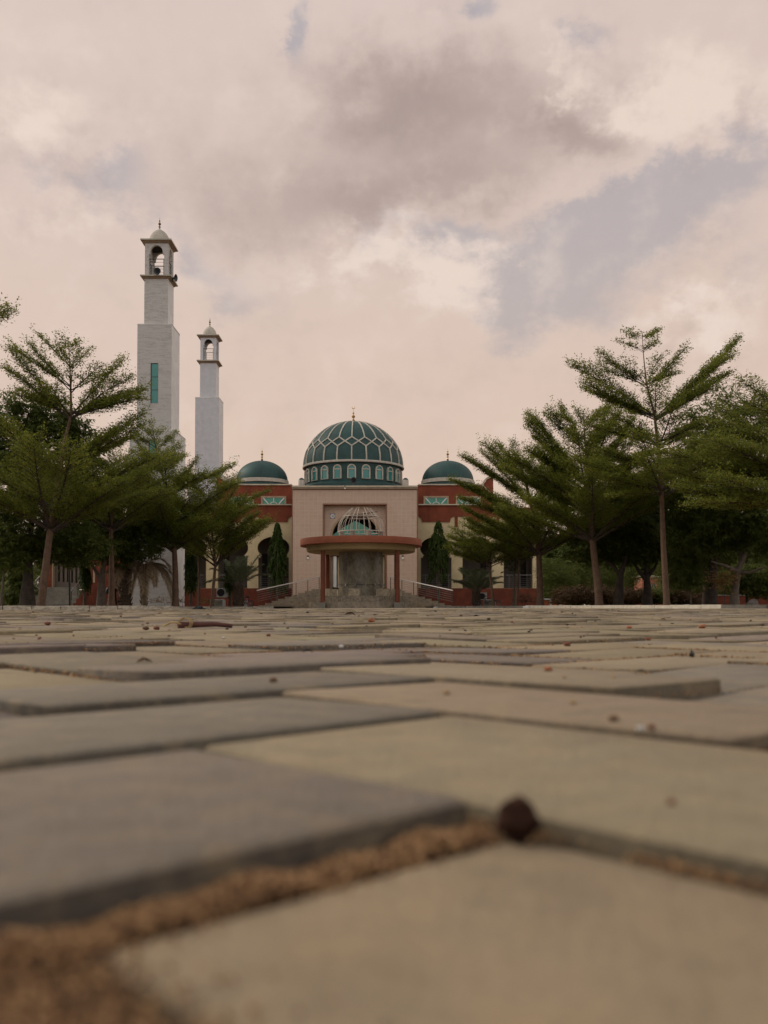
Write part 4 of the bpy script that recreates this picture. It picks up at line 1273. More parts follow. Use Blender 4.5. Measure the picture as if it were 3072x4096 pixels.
# ---- trees of the bed on the other side
T('tall tiered tree with long bare trunk and spire of open tiers, beyond the white kerb', [(2668, 2428), (2662, 2320), (2655, 2200), (2650, 2080), (2646, 1960), (2634, 1800), (2618, 1660), (2585, 1530), (2574, 1420), (2568, 1325)], .135,
  [(1970, 9, 3.4, .30, [(2420, 1905, -1.2), (2400, 1850, .6), (2940, 1890, 0), (2440, 1985, -1)]), (1880, 7, 3.0, .35, [(2400, 1800, .3), (2880, 1790, 0)]), (1780, 7, 2.6, .4, [(2450, 1700, 0), (2800, 1690, .4)]),
   (1672, 8, 2.7, .42, [(2280, 1455, 0), (2340, 1525, -.8), (2345, 1560, .7), (2945, 1365, .2), (2930, 1425, -.8), (2900, 1500, .6), (2830, 1530, -1)]),
   (1545, 6, 1.9, .5, [(2402, 1408, 0), (2430, 1440, .5), (2740, 1398, 0), (2715, 1450, -.5), (2500, 1440, -.6), (2640, 1420, .6)]),
   (1400, 5, .8, .5, [(2480, 1365, 0), (2625, 1372, .2)]), (1352, 5, .65, .35, [(2505, 1347, 0), (2635, 1322, .2), (2525, 1322, -.2), (2620, 1330, .3)])], 51, 'tiered trees along the kerbs', 35.5)
T('tiered tree with leaning trunk and wide fan crown in the middle of the grove', [(2398, 2428), (2392, 2340), (2380, 2250), (2370, 2165), (2364, 2050), (2352, 1900), (2340, 1760), (2335, 1640)], .19,
  [(2165, 10, 4.6, .55, [(2080, 1990, -.5), (2120, 1900, .6), (2560, 1960, -.5), (2600, 2010, .4)]), (2060, 9, 4.2, .62, [(2010, 1870, 0), (2150, 1790, -.6), (2560, 1830, 0)]), (1940, 8, 3.4, .62, [(2110, 1690, 0), (2140, 1750, .8), (2115, 1660, .6), (2530, 1680, 0)]),
   (1820, 7, 2.4, .75, [(2240, 1625, 0), (2190, 1660, -.5), (2430, 1630, .3), (2480, 1650, -.3)]), (1720, 6, 1.4, .9, [(2300, 1630, 0), (2330, 1640, .3), (2400, 1640, 0)])], 52, 'tiered trees along the kerbs', 40.5, dens=1.4)
T('tiered tree with thick dark trunk overlapping the end pier of the arcade', [(2161, 2428), (2159, 2320), (2155, 2215), (2140, 2080), (2110, 1960), (2080, 1860), (2070, 1790)], .19,
  [(2215, 9, 4.0, .50, [(1870, 2080, -.5), (1920, 2130, .4), (2330, 2090, 0)]), (2110, 8, 4.0, .50, [(1815, 1925, 0), (1840, 1990, -.7), (2300, 1960, 0)]), (2010, 8, 3.4, .6, [(1850, 1830, 0), (1930, 1812, .4), (2250, 1830, 0)]),
   (1920, 7, 2.6, .75, [(1990, 1775, 0), (2050, 1770, -.4), (2150, 1790, .3), (1960, 1800, .6)])], 53, 'tiered trees along the kerbs', 45.8, dens=1.4)
T('small bright green tiered tree with thin leaning trunk before the arcade piers', [(1975, 2428), (1968, 2360), (1958, 2280), (1950, 2220), (1940, 2130)], .095,
  [(2262, 8, 2.5, .38, [(1815, 2215, 0), (1810, 2180, .4), (2070, 2215, 0)]), (2215, 8, 2.3, .38, [(1805, 2150, 0), (1820, 2130, -.5), (2060, 2150, 0)]), (2160, 7, 1.8, .45, [(1850, 2098, 0), (2010, 2100, 0)])], 54, 'tiered trees along the kerbs', 48.0)
T('thin twin-stemmed tiered tree in front of the last arcade opening', [(2066, 2428), (2072, 2340), (2076, 2250), (2068, 2160), (2060, 2090)], .075,
  [(2252, 7, 2.4, .45, [(1960, 2180, 0), (2190, 2180, 0)]), (2190, 7, 2.2, .45, []), (2130, 6, 1.7, .5, [])], 55, 'tiered trees along the kerbs', 47.4)
b = MB(); c0 = P(2055, 2430, 48.6); c1 = P(2058, 2240, 48.6)
stump = thing('sapling', 'straight pale pole-like sapling beside the thin twin-stemmed tree', 'tree', c0, 'saplings')
b.tube([c0, c0.lerp(c1, .5), c1], [.075, .065, .05], 9); b.build('trunk', BARK_G, stump, smooth=True)
V_, Q_ = rosette_leaves(np.random.default_rng(9), np.array([tuple(c1 + Vector((random.gauss(0, .3), random.gauss(0, .3), random.gauss(0, .35)))) for _ in range(120)]), 6, .2, .05, .8)
mesh_np('crown', V_, Q_, L_POLY, stump)
T('yellow green tiered tree at the picture edge reaching long low branches over the grove', [(3260, 2440), (3250, 2200), (3235, 1990), (3215, 1800), (3200, 1600)], .17,
  [(2030, 7, 4.2, .20, [(2700, 1950, -.4), (2660, 1880, .4), (2760, 2015, -1.0), (2860, 2030, .8), (2950, 1990, -1)]), (1950, 7, 4.0, .28, [(2640, 1810, 0), (2760, 1770, .8), (2800, 1850, -.6), (2900, 1760, -1)]), (1830, 7, 3.4, .35, [(2840, 1690, 0), (2880, 1640, .6)]), (1700, 6, 2.8, .5, [(2960, 1600, 0), (3040, 1570, .5)])], 56, 'tiered trees along the kerbs', 31.0, leaf=L_TERY, dens=.9)
bushy('large long-leaved tree with pale forked trunk near the rusty shrub', (2938, 2430), .20, [[(2935, 2430, 0), (2940, 2360, 0), (2955, 2275, 0), (2990, 2200, 0), (3010, 2080, 0)], [(2948, 2290, 0), (2965, 2240, .3), (2940, 2120, .4), (2900, 1950, .4)], [(2950, 2285, 0), (2900, 2262, -.4), (2845, 2245, -.6)], [(2960, 2290, 0), (3000, 2290, -.4), (3060, 2268, -.6)]],
      [(2900, 2080, 200, 130, .6, 2.2), (3020, 1980, 190, 190, .6, 2.2), (2800, 1990, 150, 120, .8, 2.0), (3030, 2140, 140, 80, .2, 1.6), (2800, 2130, 120, 80, .4, 1.6)], 4200, 61, 'mango trees', 38.5, bark=BARK_G)
bushy('tall airy tree with long narrow leaves showing sky, above the pale forked trunk', (2850, 2430), .20, [[(2850, 2430, 0), (2855, 2200, 0), (2870, 1950, 0), (2890, 1720, 0)], [(2858, 2100, 0), (2960, 1900, 0), (3020, 1700, 0)], [(2870, 1960, 0), (2800, 1800, 0), (2760, 1700, 0)]],
      [(2790, 1740, 110, 110, 0, 1.5), (2900, 1650, 120, 110, 0, 1.6), (3010, 1720, 110, 150, 0, 1.6), (2900, 1820, 160, 120, 0, 1.8), (3060, 1620, 60, 80, 0, 1.2), (2740, 1850, 110, 90, 0, 1.6)], 2300, 62, 'mango trees', 40.5, leaf=L_LIGHT, ln=.25, wd=.05, k=6)
bushy('dark mango tree with trunk forking in a wide V in the grove', (2474, 2430), .24, [[(2474, 2430, 0), (2478, 2350, 0), (2484, 2290, 0), (2500, 2250, 0), (2520, 2190, 0)], [(2480, 2300, 0), (2455, 2265, 0), (2420, 2240, 0)]],
      [(2420, 2150, 120, 90, .5, 2.0), (2540, 2140, 120, 100, .5, 2.0), (2480, 2050, 170, 110, .8, 2.2), (2340, 2220, 60, 40, .5, 1.2), (2500, 2225, 90, 30, .5, 1.4)], 3600, 63, 'mango trees', 43.5)
bushy('dark mango tree with low side limb in front of the pink hut', (2588, 2430), .25, [[(2588, 2430, 0), (2590, 2350, 0), (2585, 2290, 0), (2575, 2200, 0)], [(2586, 2320, 0), (2560, 2290, 0), (2535, 2250, 0), (2528, 2220, 0)], [(2588, 2310, 0), (2620, 2270, 0), (2640, 2200, 0)]],
      [(2600, 2130, 120, 100, .5, 2.0), (2690, 2170, 110, 100, .8, 2.0), (2640, 2040, 160, 110, .8, 2.2), (2560, 2205, 60, 40, .5, 1.2)], 3400, 64, 'mango trees', 44.5)
bushy('mango tree with dark straight trunk standing deep in the grove shade', (2826, 2430), .22, [[(2826, 2430, 0), (2826, 2320, 0), (2822, 2200, 0)]],
      [(2800, 2170, 110, 100, 0, 2.0), (2880, 2190, 90, 80, 0, 1.8), (2740, 2120, 100, 90, 0, 1.8), (2820, 2060, 150, 90, .5, 2.0)], 2600, 65, 'mango trees', 47.0)
bushy('leafy young tree with slim crooked stem before the shaded trunk', (2766, 2430), .045, [[(2766, 2430, 0), (2760, 2350, 0), (2762, 2270, 0), (2758, 2220, 0)]], [(2740, 2240, 70, 40, 0, .9), (2730, 2310, 60, 40, 0, .9), (2780, 2300, 30, 60, 0, .7), (2750, 2200, 60, 30, 0, .8)], 520, 66, 'saplings', 41.0, leaf=L_LIGHT, bark=BARK_G, name='sapling', droop=.8)
bushy('bushy green tree with slim dark stem beyond the pale forked trunk', (2992, 2430), .07, [[(2992, 2430, 0), (2986, 2370, 0), (2978, 2300, 0)]], [(3030, 2310, 80, 60, 0, 1.2), (2990, 2330, 40, 40, 0, .8), (3060, 2350, 50, 30, 0, .9)], 760, 67, 'saplings', 42.5, leaf=L_LIGHT, name='sapling')
bushy('small rusty orange shrub with sparse dying leaves', (2896, 2430), .02, [[(2896, 2430, 0), (2898, 2370, 0), (2885, 2320, 0)], [(2898, 2370, 0), (2915, 2310, 0)]], [(2880, 2310, 26, 24, 0, .4), (2905, 2320, 22, 30, 0, .4), (2882, 2348, 18, 14, 0, .3), (2872, 2335, 12, 14, 0, .3)], 150, 68, 'shrubs', 38.0, leaf=L_RUST, ln=.13, wd=.06, k=5, name='shrub', droop=.1)
# undergrowth and hedges, each its own plant
hz = [(2265, 2392, 55, 34, 56.0, L_BROWN, 'brown dry hedge just past the low orange wall'), (2370, 2388, 60, 40, 56.0, L_BROWN, 'brown dry hedge deep behind the leaning trunk'), (2480, 2392, 60, 36, 57.0, L_BROWN, 'brown dry hedge deep behind the wide V trunk'), (2590, 2392, 60, 34, 57.0, L_BROWN, 'brown dry hedge at the foot of the pink hut'),
      (2780, 2392, 55, 34, 54.0, L_BROWN, 'brown dry hedge by the slim crooked stem'), (2800, 2350, 50, 60, 60.0, L_LIGHT, 'dim green bush behind the shaded straight trunk'), (2900, 2330, 60, 70, 62.0, L_LIGHT, 'dim green bush behind the rusty shrub'), (2690, 2370, 45, 50, 62.0, L_LIGHT, 'dim green bush low behind the long bare trunk'), (2600, 2340, 50, 60, 88.0, L_LIGHT, 'green bush at the far side of the pink hut'), (2400, 2340, 60, 60, 70.0, L_LIGHT, 'green thicket between leaning and V trunks'), (2260, 2350, 50, 50, 72.0, L_LIGHT, 'green thicket above the low orange wall'),
      (2310, 2385, 60, 40, 50.0, L_BROWN, 'brown dry hedge behind the leaning fan-crowned trunk'), (2430, 2385, 70, 36, 51.0, L_BROWN, 'brown dry hedge between the fan-crowned trunk and the wide V trunk'), (2535, 2388, 60, 34, 50.0, L_BROWN, 'brown dry hedge below the pink hut'),
      (2625, 2385, 50, 40, 50.5, L_LIGHT, 'low green hedge under the dark window of the pink hut'), (2715, 2390, 50, 30, 50.0, L_BROWN, 'brown dry hedge just past the long bare trunk'), (2230, 2300, 75, 80, 58.0, L_LIGHT, 'dim green bush behind the arcade end and low orange wall'), (2330, 2270, 70, 90, 62.0, L_LIGHT, 'dim green tree crown behind the leaning fan-crowned trunk'),
      (2440, 2300, 70, 70, 66.0, L_LIGHT, 'green bush filling the gap between fan-crowned and V trunks'), (2520, 2285, 40, 60, 70.0, L_LIGHT, 'sunlit green bush beside the pink hut wall'), (2720, 2330, 60, 50, 55.0, L_LIGHT, 'green bush beyond the long bare trunk'), (2660, 2290, 50, 60, 72.0, L_LIGHT, 'green bush rising behind the pink hut'), (3000, 2300, 90, 60, 58.0, L_LIGHT, 'green bush over the dull red wall')]
for i, (px, py, rx, ry, Y, lf, lab) in enumerate(hz):
    bushy(lab, (px, 2430), .05, [[(px, 2430, 0), (px + 4, (py + 2430) / 2, 0), (px - 3, py, 0)]], [(px, py, rx, ry, 0, 1.3), (px + rx * .4, py + 10, rx * .6, ry * .8, .3, 1.0), (px - rx * .4, py + 8, rx * .6, ry * .8, -.2, 1.0)], 1000, 70 + i, 'hedges and bushes under the trees', Y, leaf=lf, ln=.13, wd=.055, k=6, name='bush', droop=.2, cat='bush')
for i, (px, py, rx, ry, Y, lab) in enumerate([(60, 2280, 70, 90, 52, 'dim green bush behind the thick mango trunk'), (-60, 2300, 90, 90, 50, 'dim bush past the pale sapling'), (150, 2330, 30, 40, 66, 'small dark bush by the porch handrail'), (40, 2390, 60, 30, 44, 'low dark undergrowth by the pale sapling')]):
    bushy(lab, (px, 2430), .05, [[(px, 2430, 0), (px + 4, (py + 2430) / 2, 0), (px - 3, py, 0)]], [(px, py, rx, ry, 0, 1.3), (px + rx * .4, py + 10, rx * .6, ry * .8, .3, 1.0)], 420, 90 + i, 'hedges and bushes under the trees', Y, leaf=L_LIGHT, ln=.15, wd=.06, k=6, name='bush', droop=.3, cat='bush')
# little plants along the plinth
for i, (px, s, Y, lab, lf) in enumerate([(658, 18, 49.6, 'small reddish plant at the minaret foot', L_RUST), (622, 9, 49.4, 'tiny dark plant at the minaret foot', L_BROWN), (730, 16, 49.8, 'small reddish weed beside the white pipe', L_BROWN), (818, 14, 49.0, 'small weed between pole tree and funnel tree', L_LIGHT), (842, 12, 48.8, 'small weed at the funnel tree base', L_LIGHT), (2106, 22, 49.5, 'round dark dry shrub against the red plinth', L_BROWN)]):
    bushy(lab, (px, 2426), .012, [[(px, 2426, 0), (px + 1, 2426 - s * .5, 0), (px, 2426 - s, 0)]], [(px, 2424 - s * (.6 if px < 2000 else 1.0), s, s * (.8 if px < 2000 else 1.1), 0, s * .013)], 70 if px < 2000 else 220, 110 + i, 'small plants along the plinth', Y, leaf=lf, ln=.10, wd=.04, k=5, name='plant', droop=-.2, cat='plant')

# distant grove behind everything: copies of two prototypes
protos = []
for i, sd in enumerate((201, 202)):
    p_ = bushy('dense dark tree in the distant grove behind the gaps of the trunks', (1536, 2428), .25, [[(1536, 2428, 0), (1538, 2330, 0), (1530, 2240, 0)]], [(1480, 2240, 80, 60, 0, 3.0), (1590, 2230, 80, 70, 0, 3.0), (1536, 2180, 90, 60, 0, 3.0), (1536, 2290, 110, 40, 0, 3.0), (1500, 2375, 90, 50, 0, 2.6), (1580, 2370, 80, 50, 0, 2.6)], 2300, sd, 'distant grove', 90.0, leaf=(L_LIGHT, L_MANGO)[i], ln=.34, wd=.13, k=6, name='distant_tree', droop=.4)
    protos.append(p_)
spots = [(2180, 92, 1.0), (2275, 86, .9), (2370, 96, 1.1), (2465, 88, .95), (2560, 98, 1.1), (2650, 90, 1.05), (2745, 84, 1.0), (2840, 92, 1.1), (2930, 80, 1.0), (3020, 88, 1.1), (3110, 80, 1.0), (3200, 90, 1.1), (-140, 84, 1.0), (-40, 92, 1.1), (50, 96, .8), (-240, 90, 1.1)]
rr_ = random.Random(3)
spots += [(2230 + 74 * i, 112, 1.25) for i in range(13)] + [(-200 + 80 * i, 112, 1.2) for i in range(5)]
for i, (px, Y, s) in enumerate(spots):
    src = protos[i % 2]
    if i < 2: o = src
    else:
        o = src.copy(); COL.objects.link(o)
        for ch in src.children:
            c = ch.copy(); COL.objects.link(c); c.parent = o
    g = P(px, 2428, Y)
    o.location = (g.x, Y, -.05); o.rotation_euler = (0, 0, rr_.uniform(0, 6.28)); o.scale = (s, s, s)
# ------------------------------------------------------------------ ground
def sst(x, a, b):
    t = np.clip((x - a) / (b - a), 0, 1); return t * t * (3 - 2 * t)


def gz(x, y):
    """Gentle fall of the yard towards the tower side."""
    return -.055 * sst(y, 6, 30) * sst(-x, -1, 11) - .012 * sst(y, 6, 30)


# paving blocks: 10 x 20 cm herringbone laid at 45 degrees to the view
W_ = 0.0997
U0, V0 = -1.85 * .0364, 2.93 * .0364
prng = np.random.default_rng(77)
rects = []
for n in range(-420, 421):
    for m in range(-210, 211):
        bu, bv = n + 2 * m, n - 2 * m
        for kind, (a0, a1, b0, b1) in ((0, (bu, bu + 2, bv, bv + 1)), (1, (bu + 2, bu + 3, bv - 1, bv + 1))):
            uc, vc = U0 + W_ * (a0 + a1) / 2, V0 + W_ * (b0 + b1) / 2
            X_, Y_ = (uc - vc) / math.sqrt(2), (uc + vc) / math.sqrt(2)
            if -1.2 < Y_ < 19.0 and abs(X_) < .45 * max(Y_, 0) + 1.5:
                rects.append((kind, n, m, U0 + W_ * a0, U0 + W_ * a1, V0 + W_ * b0, V0 + W_ * b1, X_, Y_))
R_ = np.array(rects)
K = len(R_)
X_, Y_ = R_[:, 7], R_[:, 8]
# uneven settling: broad swells, then each block on its own
sw = .0045 * np.sin(X_ * 5.1 + 1.3 * np.sin(Y_ * 2.3)) * np.cos(Y_ * 4.3 + .8) + .004 * np.sin(X_ * 1.7 + Y_ * 2.1 + 2.0)
ramp = sst(Y_, .25, 1.0)
zc = sw * ramp + prng.normal(0, .0021, K)
zc += np.where(prng.random(K) < .06, prng.normal(0, .004, K), 0) * ramp
tx = prng.normal(0, .010, K); ty = prng.normal(0, .010, K)
kk = np.where(R_[:, 0] == 0, .021, .010) * prng.uniform(.3, 1.5, K) * (1 - .75 * sst(Y_, .5, 2.5))
tx += kk / 1.414 * np.where(R_[:, 0] == 0, 1, -1); ty += -kk / 1.414
damp = np.where(Y_ < .6, .8, 1.0); tx *= damp; ty *= damp; zc *= np.where(Y_ < .35, .45, 1.0)
gap = prng.uniform(.0012, .0026, K)
grey = prng.random(K)
zc = np.maximum(zc - .0035, -.0066)
trim = np.zeros(K); trimv = np.zeros(K)
for i in range(K):
    kd, n, m = int(R_[i, 0]), int(R_[i, 1]), int(R_[i, 2])
    if (kd, n, m) == (0, 0, 0): zc[i], tx[i], ty[i], grey[i] = -.0002, .012, -.016, .97     # raised grey block at the near edge
    if (kd, n, m) == (1, 0, 0): zc[i], tx[i], ty[i], grey[i] = -.0004, .004, -.004, .25
    if (kd, n, m) == (1, -1, 0): zc[i], tx[i], ty[i], grey[i] = -.0042, .004, -.004, .10; trim[i] = .019; trimv[i] = .0085
    if (kd, n, m) == (0, 1, 0): zc[i], tx[i], ty[i], grey[i] = -.0002, .017, -.021, .92
    if (kd, n, m) == (0, 2, 0): zc[i], tx[i], ty[i], grey[i] = .0004, .015, -.019, .9
    if (kd, n, m) == (0, 3, 0): zc[i], tx[i], ty[i] = .0020, .02, -.024
    if (kd, n, m) == (1, 1, 0): zc[i], tx[i], ty[i], grey[i] = .0002, -.008, -.016, .3
    if (kd, n, m) == (1, 2, 0): zc[i], tx[i], ty[i], grey[i] = .0010, -.006, -.018, .3
    if (kd, n, m) == (0, 1, 1) or (kd, n, m) == (0, -1, 1): grey[i] = .9
    if kd == 0 and X_[i] < -.05 and Y_[i] < 1.2 and grey[i] > .2: grey[i] = .9
u0, u1, v0, v1 = R_[:, 3] + gap + trim, R_[:, 4] - gap, R_[:, 5] + gap, R_[:, 6] - gap - trimv
bev = .0013
r2 = math.sqrt(2)
def ring(ins, dz):
    out = []
    for uu, vv in ((u0 + ins, v0 + ins), (u1 - ins, v0 + ins), (u1 - ins, v1 - ins), (u0 + ins, v1 - ins)):
        x = (uu - vv) / r2; y = (uu + vv) / r2
        out.append(np.stack([x, y, zc + dz + (x - X_) * tx + (y - Y_) * ty + gz(x, y)], 1))
    return out
CU, CV = U0 + 2 * W_, V0                      # the lattice is turned two degrees about the raised corner
top, midr, low = ring(bev, 0), ring(0, -.0012), ring(0, -.03)
V = np.stack(top + midr + low, 1).reshape(-1, 3)
base = (np.arange(K) * 12)[:, None]
loc = [(0, 1, 2, 3)] + [(4 + k, 4 + (k + 1) % 4, (k + 1) % 4, k) for k in range(4)] + [(8 + k, 8 + (k + 1) % 4, 4 + (k + 1) % 4, 4 + k) for k in range(4)]
Q = (base[:, :, None] + np.array(loc)[None]).reshape(-1, 4)
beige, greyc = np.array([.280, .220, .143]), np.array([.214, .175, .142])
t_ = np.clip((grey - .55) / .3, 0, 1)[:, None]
ROT = math.radians(-2.0); PX, PYc = (CU - CV) / r2, (CU + CV) / r2
def turn(x, y):
    return PX + (x - PX) * math.cos(ROT) - (y - PYc) * math.sin(ROT), PYc + (x - PX) * math.sin(ROT) + (y - PYc) * math.cos(ROT)
V[:, 0], V[:, 1] = turn(V[:, 0], V[:, 1])
CXr, CYr = turn(X_, Y_)
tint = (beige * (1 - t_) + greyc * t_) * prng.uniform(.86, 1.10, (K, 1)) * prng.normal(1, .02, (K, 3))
m_pav, nt_, b_ = new_mat('paving_block')
at = nt_.node('ShaderNodeAttribute', attribute_name='tint')
g_ = nt_.node('ShaderNodeNewGeometry').outputs['Position']
s1 = nt_.noise(g_, 6.0, 5, .6); s2 = nt_.noise(g_, 55.0, 5, .65); s3 = nt_.noise(g_, 420.0, 3, .6); s4 = nt_.noise(g_, 14.0, 6, .7)
f_ = nt_.math('ADD', nt_.math('MULTIPLY', s1, .4), nt_.math('ADD', nt_.math('MULTIPLY', s2, .35), nt_.math('MULTIPLY', s3, .25)))
c_ = nt_.mix(1.0, at.outputs['Color'], nt_.mix(nt_.step(f_, .3, .7), (.76, .75, .74), (1.12, 1.12, 1.10)), 'MULTIPLY')
c_ = nt_.mix(nt_.step(s4, .50, .78, 0, .42), c_, (.25, .165, .095))
c_ = nt_.mix(nt_.step(nt_.noise(g_, 62.0, 5, .68), .46, .70, 0, .36), c_, (.33, .235, .13))
c_ = nt_.mix(nt_.step(nt_.noise(g_, 41.0, 5, .66), .50, .72, 0, .34), c_, (.125, .11, .085))
c_ = nt_.mix(nt_.step(nt_.noise(g_, 900.0, 2, .6), .60, .72, 0, .4), c_, (.09, .075, .055))          # rusty earth rubbed into the surface
c_ = nt_.mix(nt_.step(nt_.noise(g_, 23.0, 4, .6), .60, .75, 0, .35), c_, (.10, .08, .06))
nt_.put(b_.inputs['Base Color'], c_); b_.inputs['Roughness'].default_value = .92; b_.inputs['Specular IOR Level'].default_value = .2
gr = nt_.noise(g_, 170.0, 4, .7)
c_ = nt_.mix(nt_.step(gr, .52, .70, 0, .5), c_, (.12, .098, .072))
c_ = nt_.mix(nt_.step(gr, .46, .32, 0, .45), c_, (.42, .34, .24))
bp = nt_.node('ShaderNodeBump'); bp.inputs['Strength'].default_value = .7; bp.inputs['Distance'].default_value = .002
nt_.put(bp.inputs['Height'], nt_.math('ADD', s2, nt_.math('MULTIPLY', s3, .7))); nt_.put(b_.inputs['Normal'], bp.outputs[0])
tag(mesh_np('paving', V, Q, m_pav, attr=(tint[:, None, :] * np.where(np.arange(9)[None] == 0, 1.0, np.where(np.arange(9)[None] < 5, .94, np.where((R_[:, 0] == 0) & (Y_ < .22), .34, .46 + .28 * sst(Y_, .3, 2.0))[:, None]))[:, :, None]).reshape(-1, 3)), kind='structure')  # block sides darkened below the bevel: shade painted into their tint

# sand and rubbish between the blocks
sand = plain('joint_sand', (.17, .095, .045), .95, .25, 60.0, bump=.6, bscale=300)
farp = plain('far_paving', (.29, .225, .150), .92, .16, 1.4, bump=.3)
soil = plain('dry_soil', (.13, .085, .05), .95, .22, 1.5, bump=.5, bscale=8, stain=0)


def sheet(name, xs, ys, zf, mat):
    xs, ys = np.asarray(xs, float), np.asarray(ys, float)
    gx, gy = np.meshgrid(xs, ys); z = zf(gx, gy)
    V = np.stack([gx, gy, z], -1).reshape(-1, 3)
    nx = len(xs); i = np.arange(len(ys) - 1)[:, None] * nx + np.arange(nx - 1)[None]
    Q = np.stack([i, i + 1, i + nx + 1, i + nx], -1).reshape(-1, 4)
    return tag(mesh_np(name, V, Q, mat, smooth=True), kind='structure')


def sandz(x, y):
    return -.0074 + gz(x, y) - .0010 * sst(y, .2, .5) - .004 * sst(y, .8, 3) + .0012 * np.sin(x * 61 + 2 * np.sin(y * 37)) * np.cos(y * 53) * (1 - sst(y, 2, 4))
xs = np.concatenate([np.linspace(-11, -.5, 40), np.linspace(-.49, .49, 120), np.linspace(.5, 11, 40)])
ys = np.concatenate([np.linspace(-1.3, .0, 12), np.linspace(.01, 1.2, 140), np.linspace(1.25, 19.2, 60)])
sheet('joint_sand', xs, ys, sandz, sand)
sheet('yard_paving', np.concatenate([np.linspace(-26, 26, 80)]), np.linspace(18.6, 66, 60), lambda x, y: gz(x, y) - .004 - .0 * x + .006 * np.sin(x * 2.1 + y * .7) * np.sin(y * 1.9), farp)
sheet('ground', np.concatenate([[-1500, -400, -120], np.linspace(-60, 60, 13), [120, 400, 1500]]), [-600, -100, -20, 0, 30, 70, 120, 300, 1500], lambda x, y: -.13 + 0 * x, soil)

# planting beds behind the kerbs
KL = [(-24.0, 29.2), (-14.5, 29.6), (-8.1, 30.6), (-7.55, 32.0), (-7.9, 35.0), (-9.8, 46.0), (-9.0, 46.8), (-5.75, 47.0)]
KR = [(2.65, 46.6), (4.2, 46.6), (7.05, 45.2), (9.5, 37.2), (11.1, 31.6), (11.55, 30.9)]
KG = [(11.58, 30.9), (19.0, 29.8)]


def bed(name, front, back):
    pts = front + back
    tris = tessellate_polygon([[Vector((x, y, 0)) for x, y in pts]])
    b = MB(); b.add([(x, y, .055) for x, y in pts], [tuple(t) for t in tris]); o = b.build(name, soil)
    return tag(o, kind='structure')
off = lambda pts, d: [(x, y + d) for x, y in pts]
bed('planting_bed', [(x - .05, y + .12) for x, y in KL], [(-5.75, 66.0), (-70, 66.0), (-70, 29.3)])
bed('planting_bed', [(x + .05, y + .12) for x, y in KR + KG], [(90, 29.9), (90, 120), (14.0, 120), (14.0, 66), (2.65, 66)])

m_k, nk, bk = new_mat('painted_kerb')
gk = nk.node('ShaderNodeNewGeometry').outputs['Position']
k1 = nk.noise(nk.scale(gk, (1, 1, 4)), 3.0, 6, .65); k2 = nk.noise(gk, 14.0, 4, .6)
nk.put(bk.inputs['Base Color'], nk.mix(nk.step(nk.math('ADD', nk.math('MULTIPLY', k1, .6), nk.math('MULTIPLY', k2, .4)), .38, .62), (.21, .175, .13), (.45, .385, .30)))
bk.inputs['Roughness'].default_value = .9
kerb_grey = plain('bare_kerb_concrete', (.20, .175, .14), .92, .2, 4.0, stain=.5)
kerb_white = plain('clean_painted_kerb', (.52, .455, .36), .9, .10, 4.0, stain=.3)


def kerb(path, mat, top=.118, th=.16, blk=.98, base=-.12, slope=.05):
    """Row of kerbstones with slightly skewed joints along a path."""
    b = MB(); r = random.Random(int(path[0][0] * 100))
    P2 = [Vector((x, y)) for x, y in path]
    for a, c in zip(P2, P2[1:]):
        L = (c - a).length; n = max(1, round(L / blk)); d = (c - a) / L; nn = Vector((-d.y, d.x))
        for i in range(n):
            s0, s1 = L * i / n + .012, L * (i + 1) / n - .012
            p, q = a + d * s0, a + d * s1; dz = r.uniform(-.008, .008); dn = r.uniform(-.008, .008)
            zb = base; zt = top + dz + float(gz(np.array(p.x), np.array(p.y))) * .55
            o = nn * dn
            f0, f1 = p + o, q + o; t0, t1 = p + o + nn * slope, q + o + nn * slope; b0, b1 = p + o + nn * th, q + o + nn * th
            b.add([(f0.x, f0.y, zb), (f1.x, f1.y, zb), (t1.x, t1.y, zt), (t0.x, t0.y, zt), (b0.x, b0.y, zb), (b1.x, b1.y, zb), (b1.x, b1.y, zt), (b0.x, b0.y, zt)],
                  [(0, 1, 2, 3), (3, 2, 6, 7), (7, 6, 5, 4), (0, 3, 7, 4), (2, 1, 5, 6)])
    return tag(b.build('kerb', mat), kind='structure')
kerb(KL[:4], m_k, top=.115)
kerb(KL[3:], m_k, top=.095)
kerb(KR[:3], kerb_grey, top=.10)
kerb(KR[2:], kerb_white, top=.118)
kerb(KG, kerb_grey, top=.118, blk=1.6, slope=.01)

# crumbs of dried leaf and earth lying in the open joints
lit = np.random.default_rng(5)
pts = []
def along(u_a, v_a, u_b, v_b, n, wid, zz):
    s = lit.random(n); off_ = np.abs(lit.normal(0, wid, n))
    uu = u_a + (u_b - u_a) * s; vv = v_a + (v_b - v_a) * s
    return uu, vv, off_
gu0 = U0; gv0 = V0
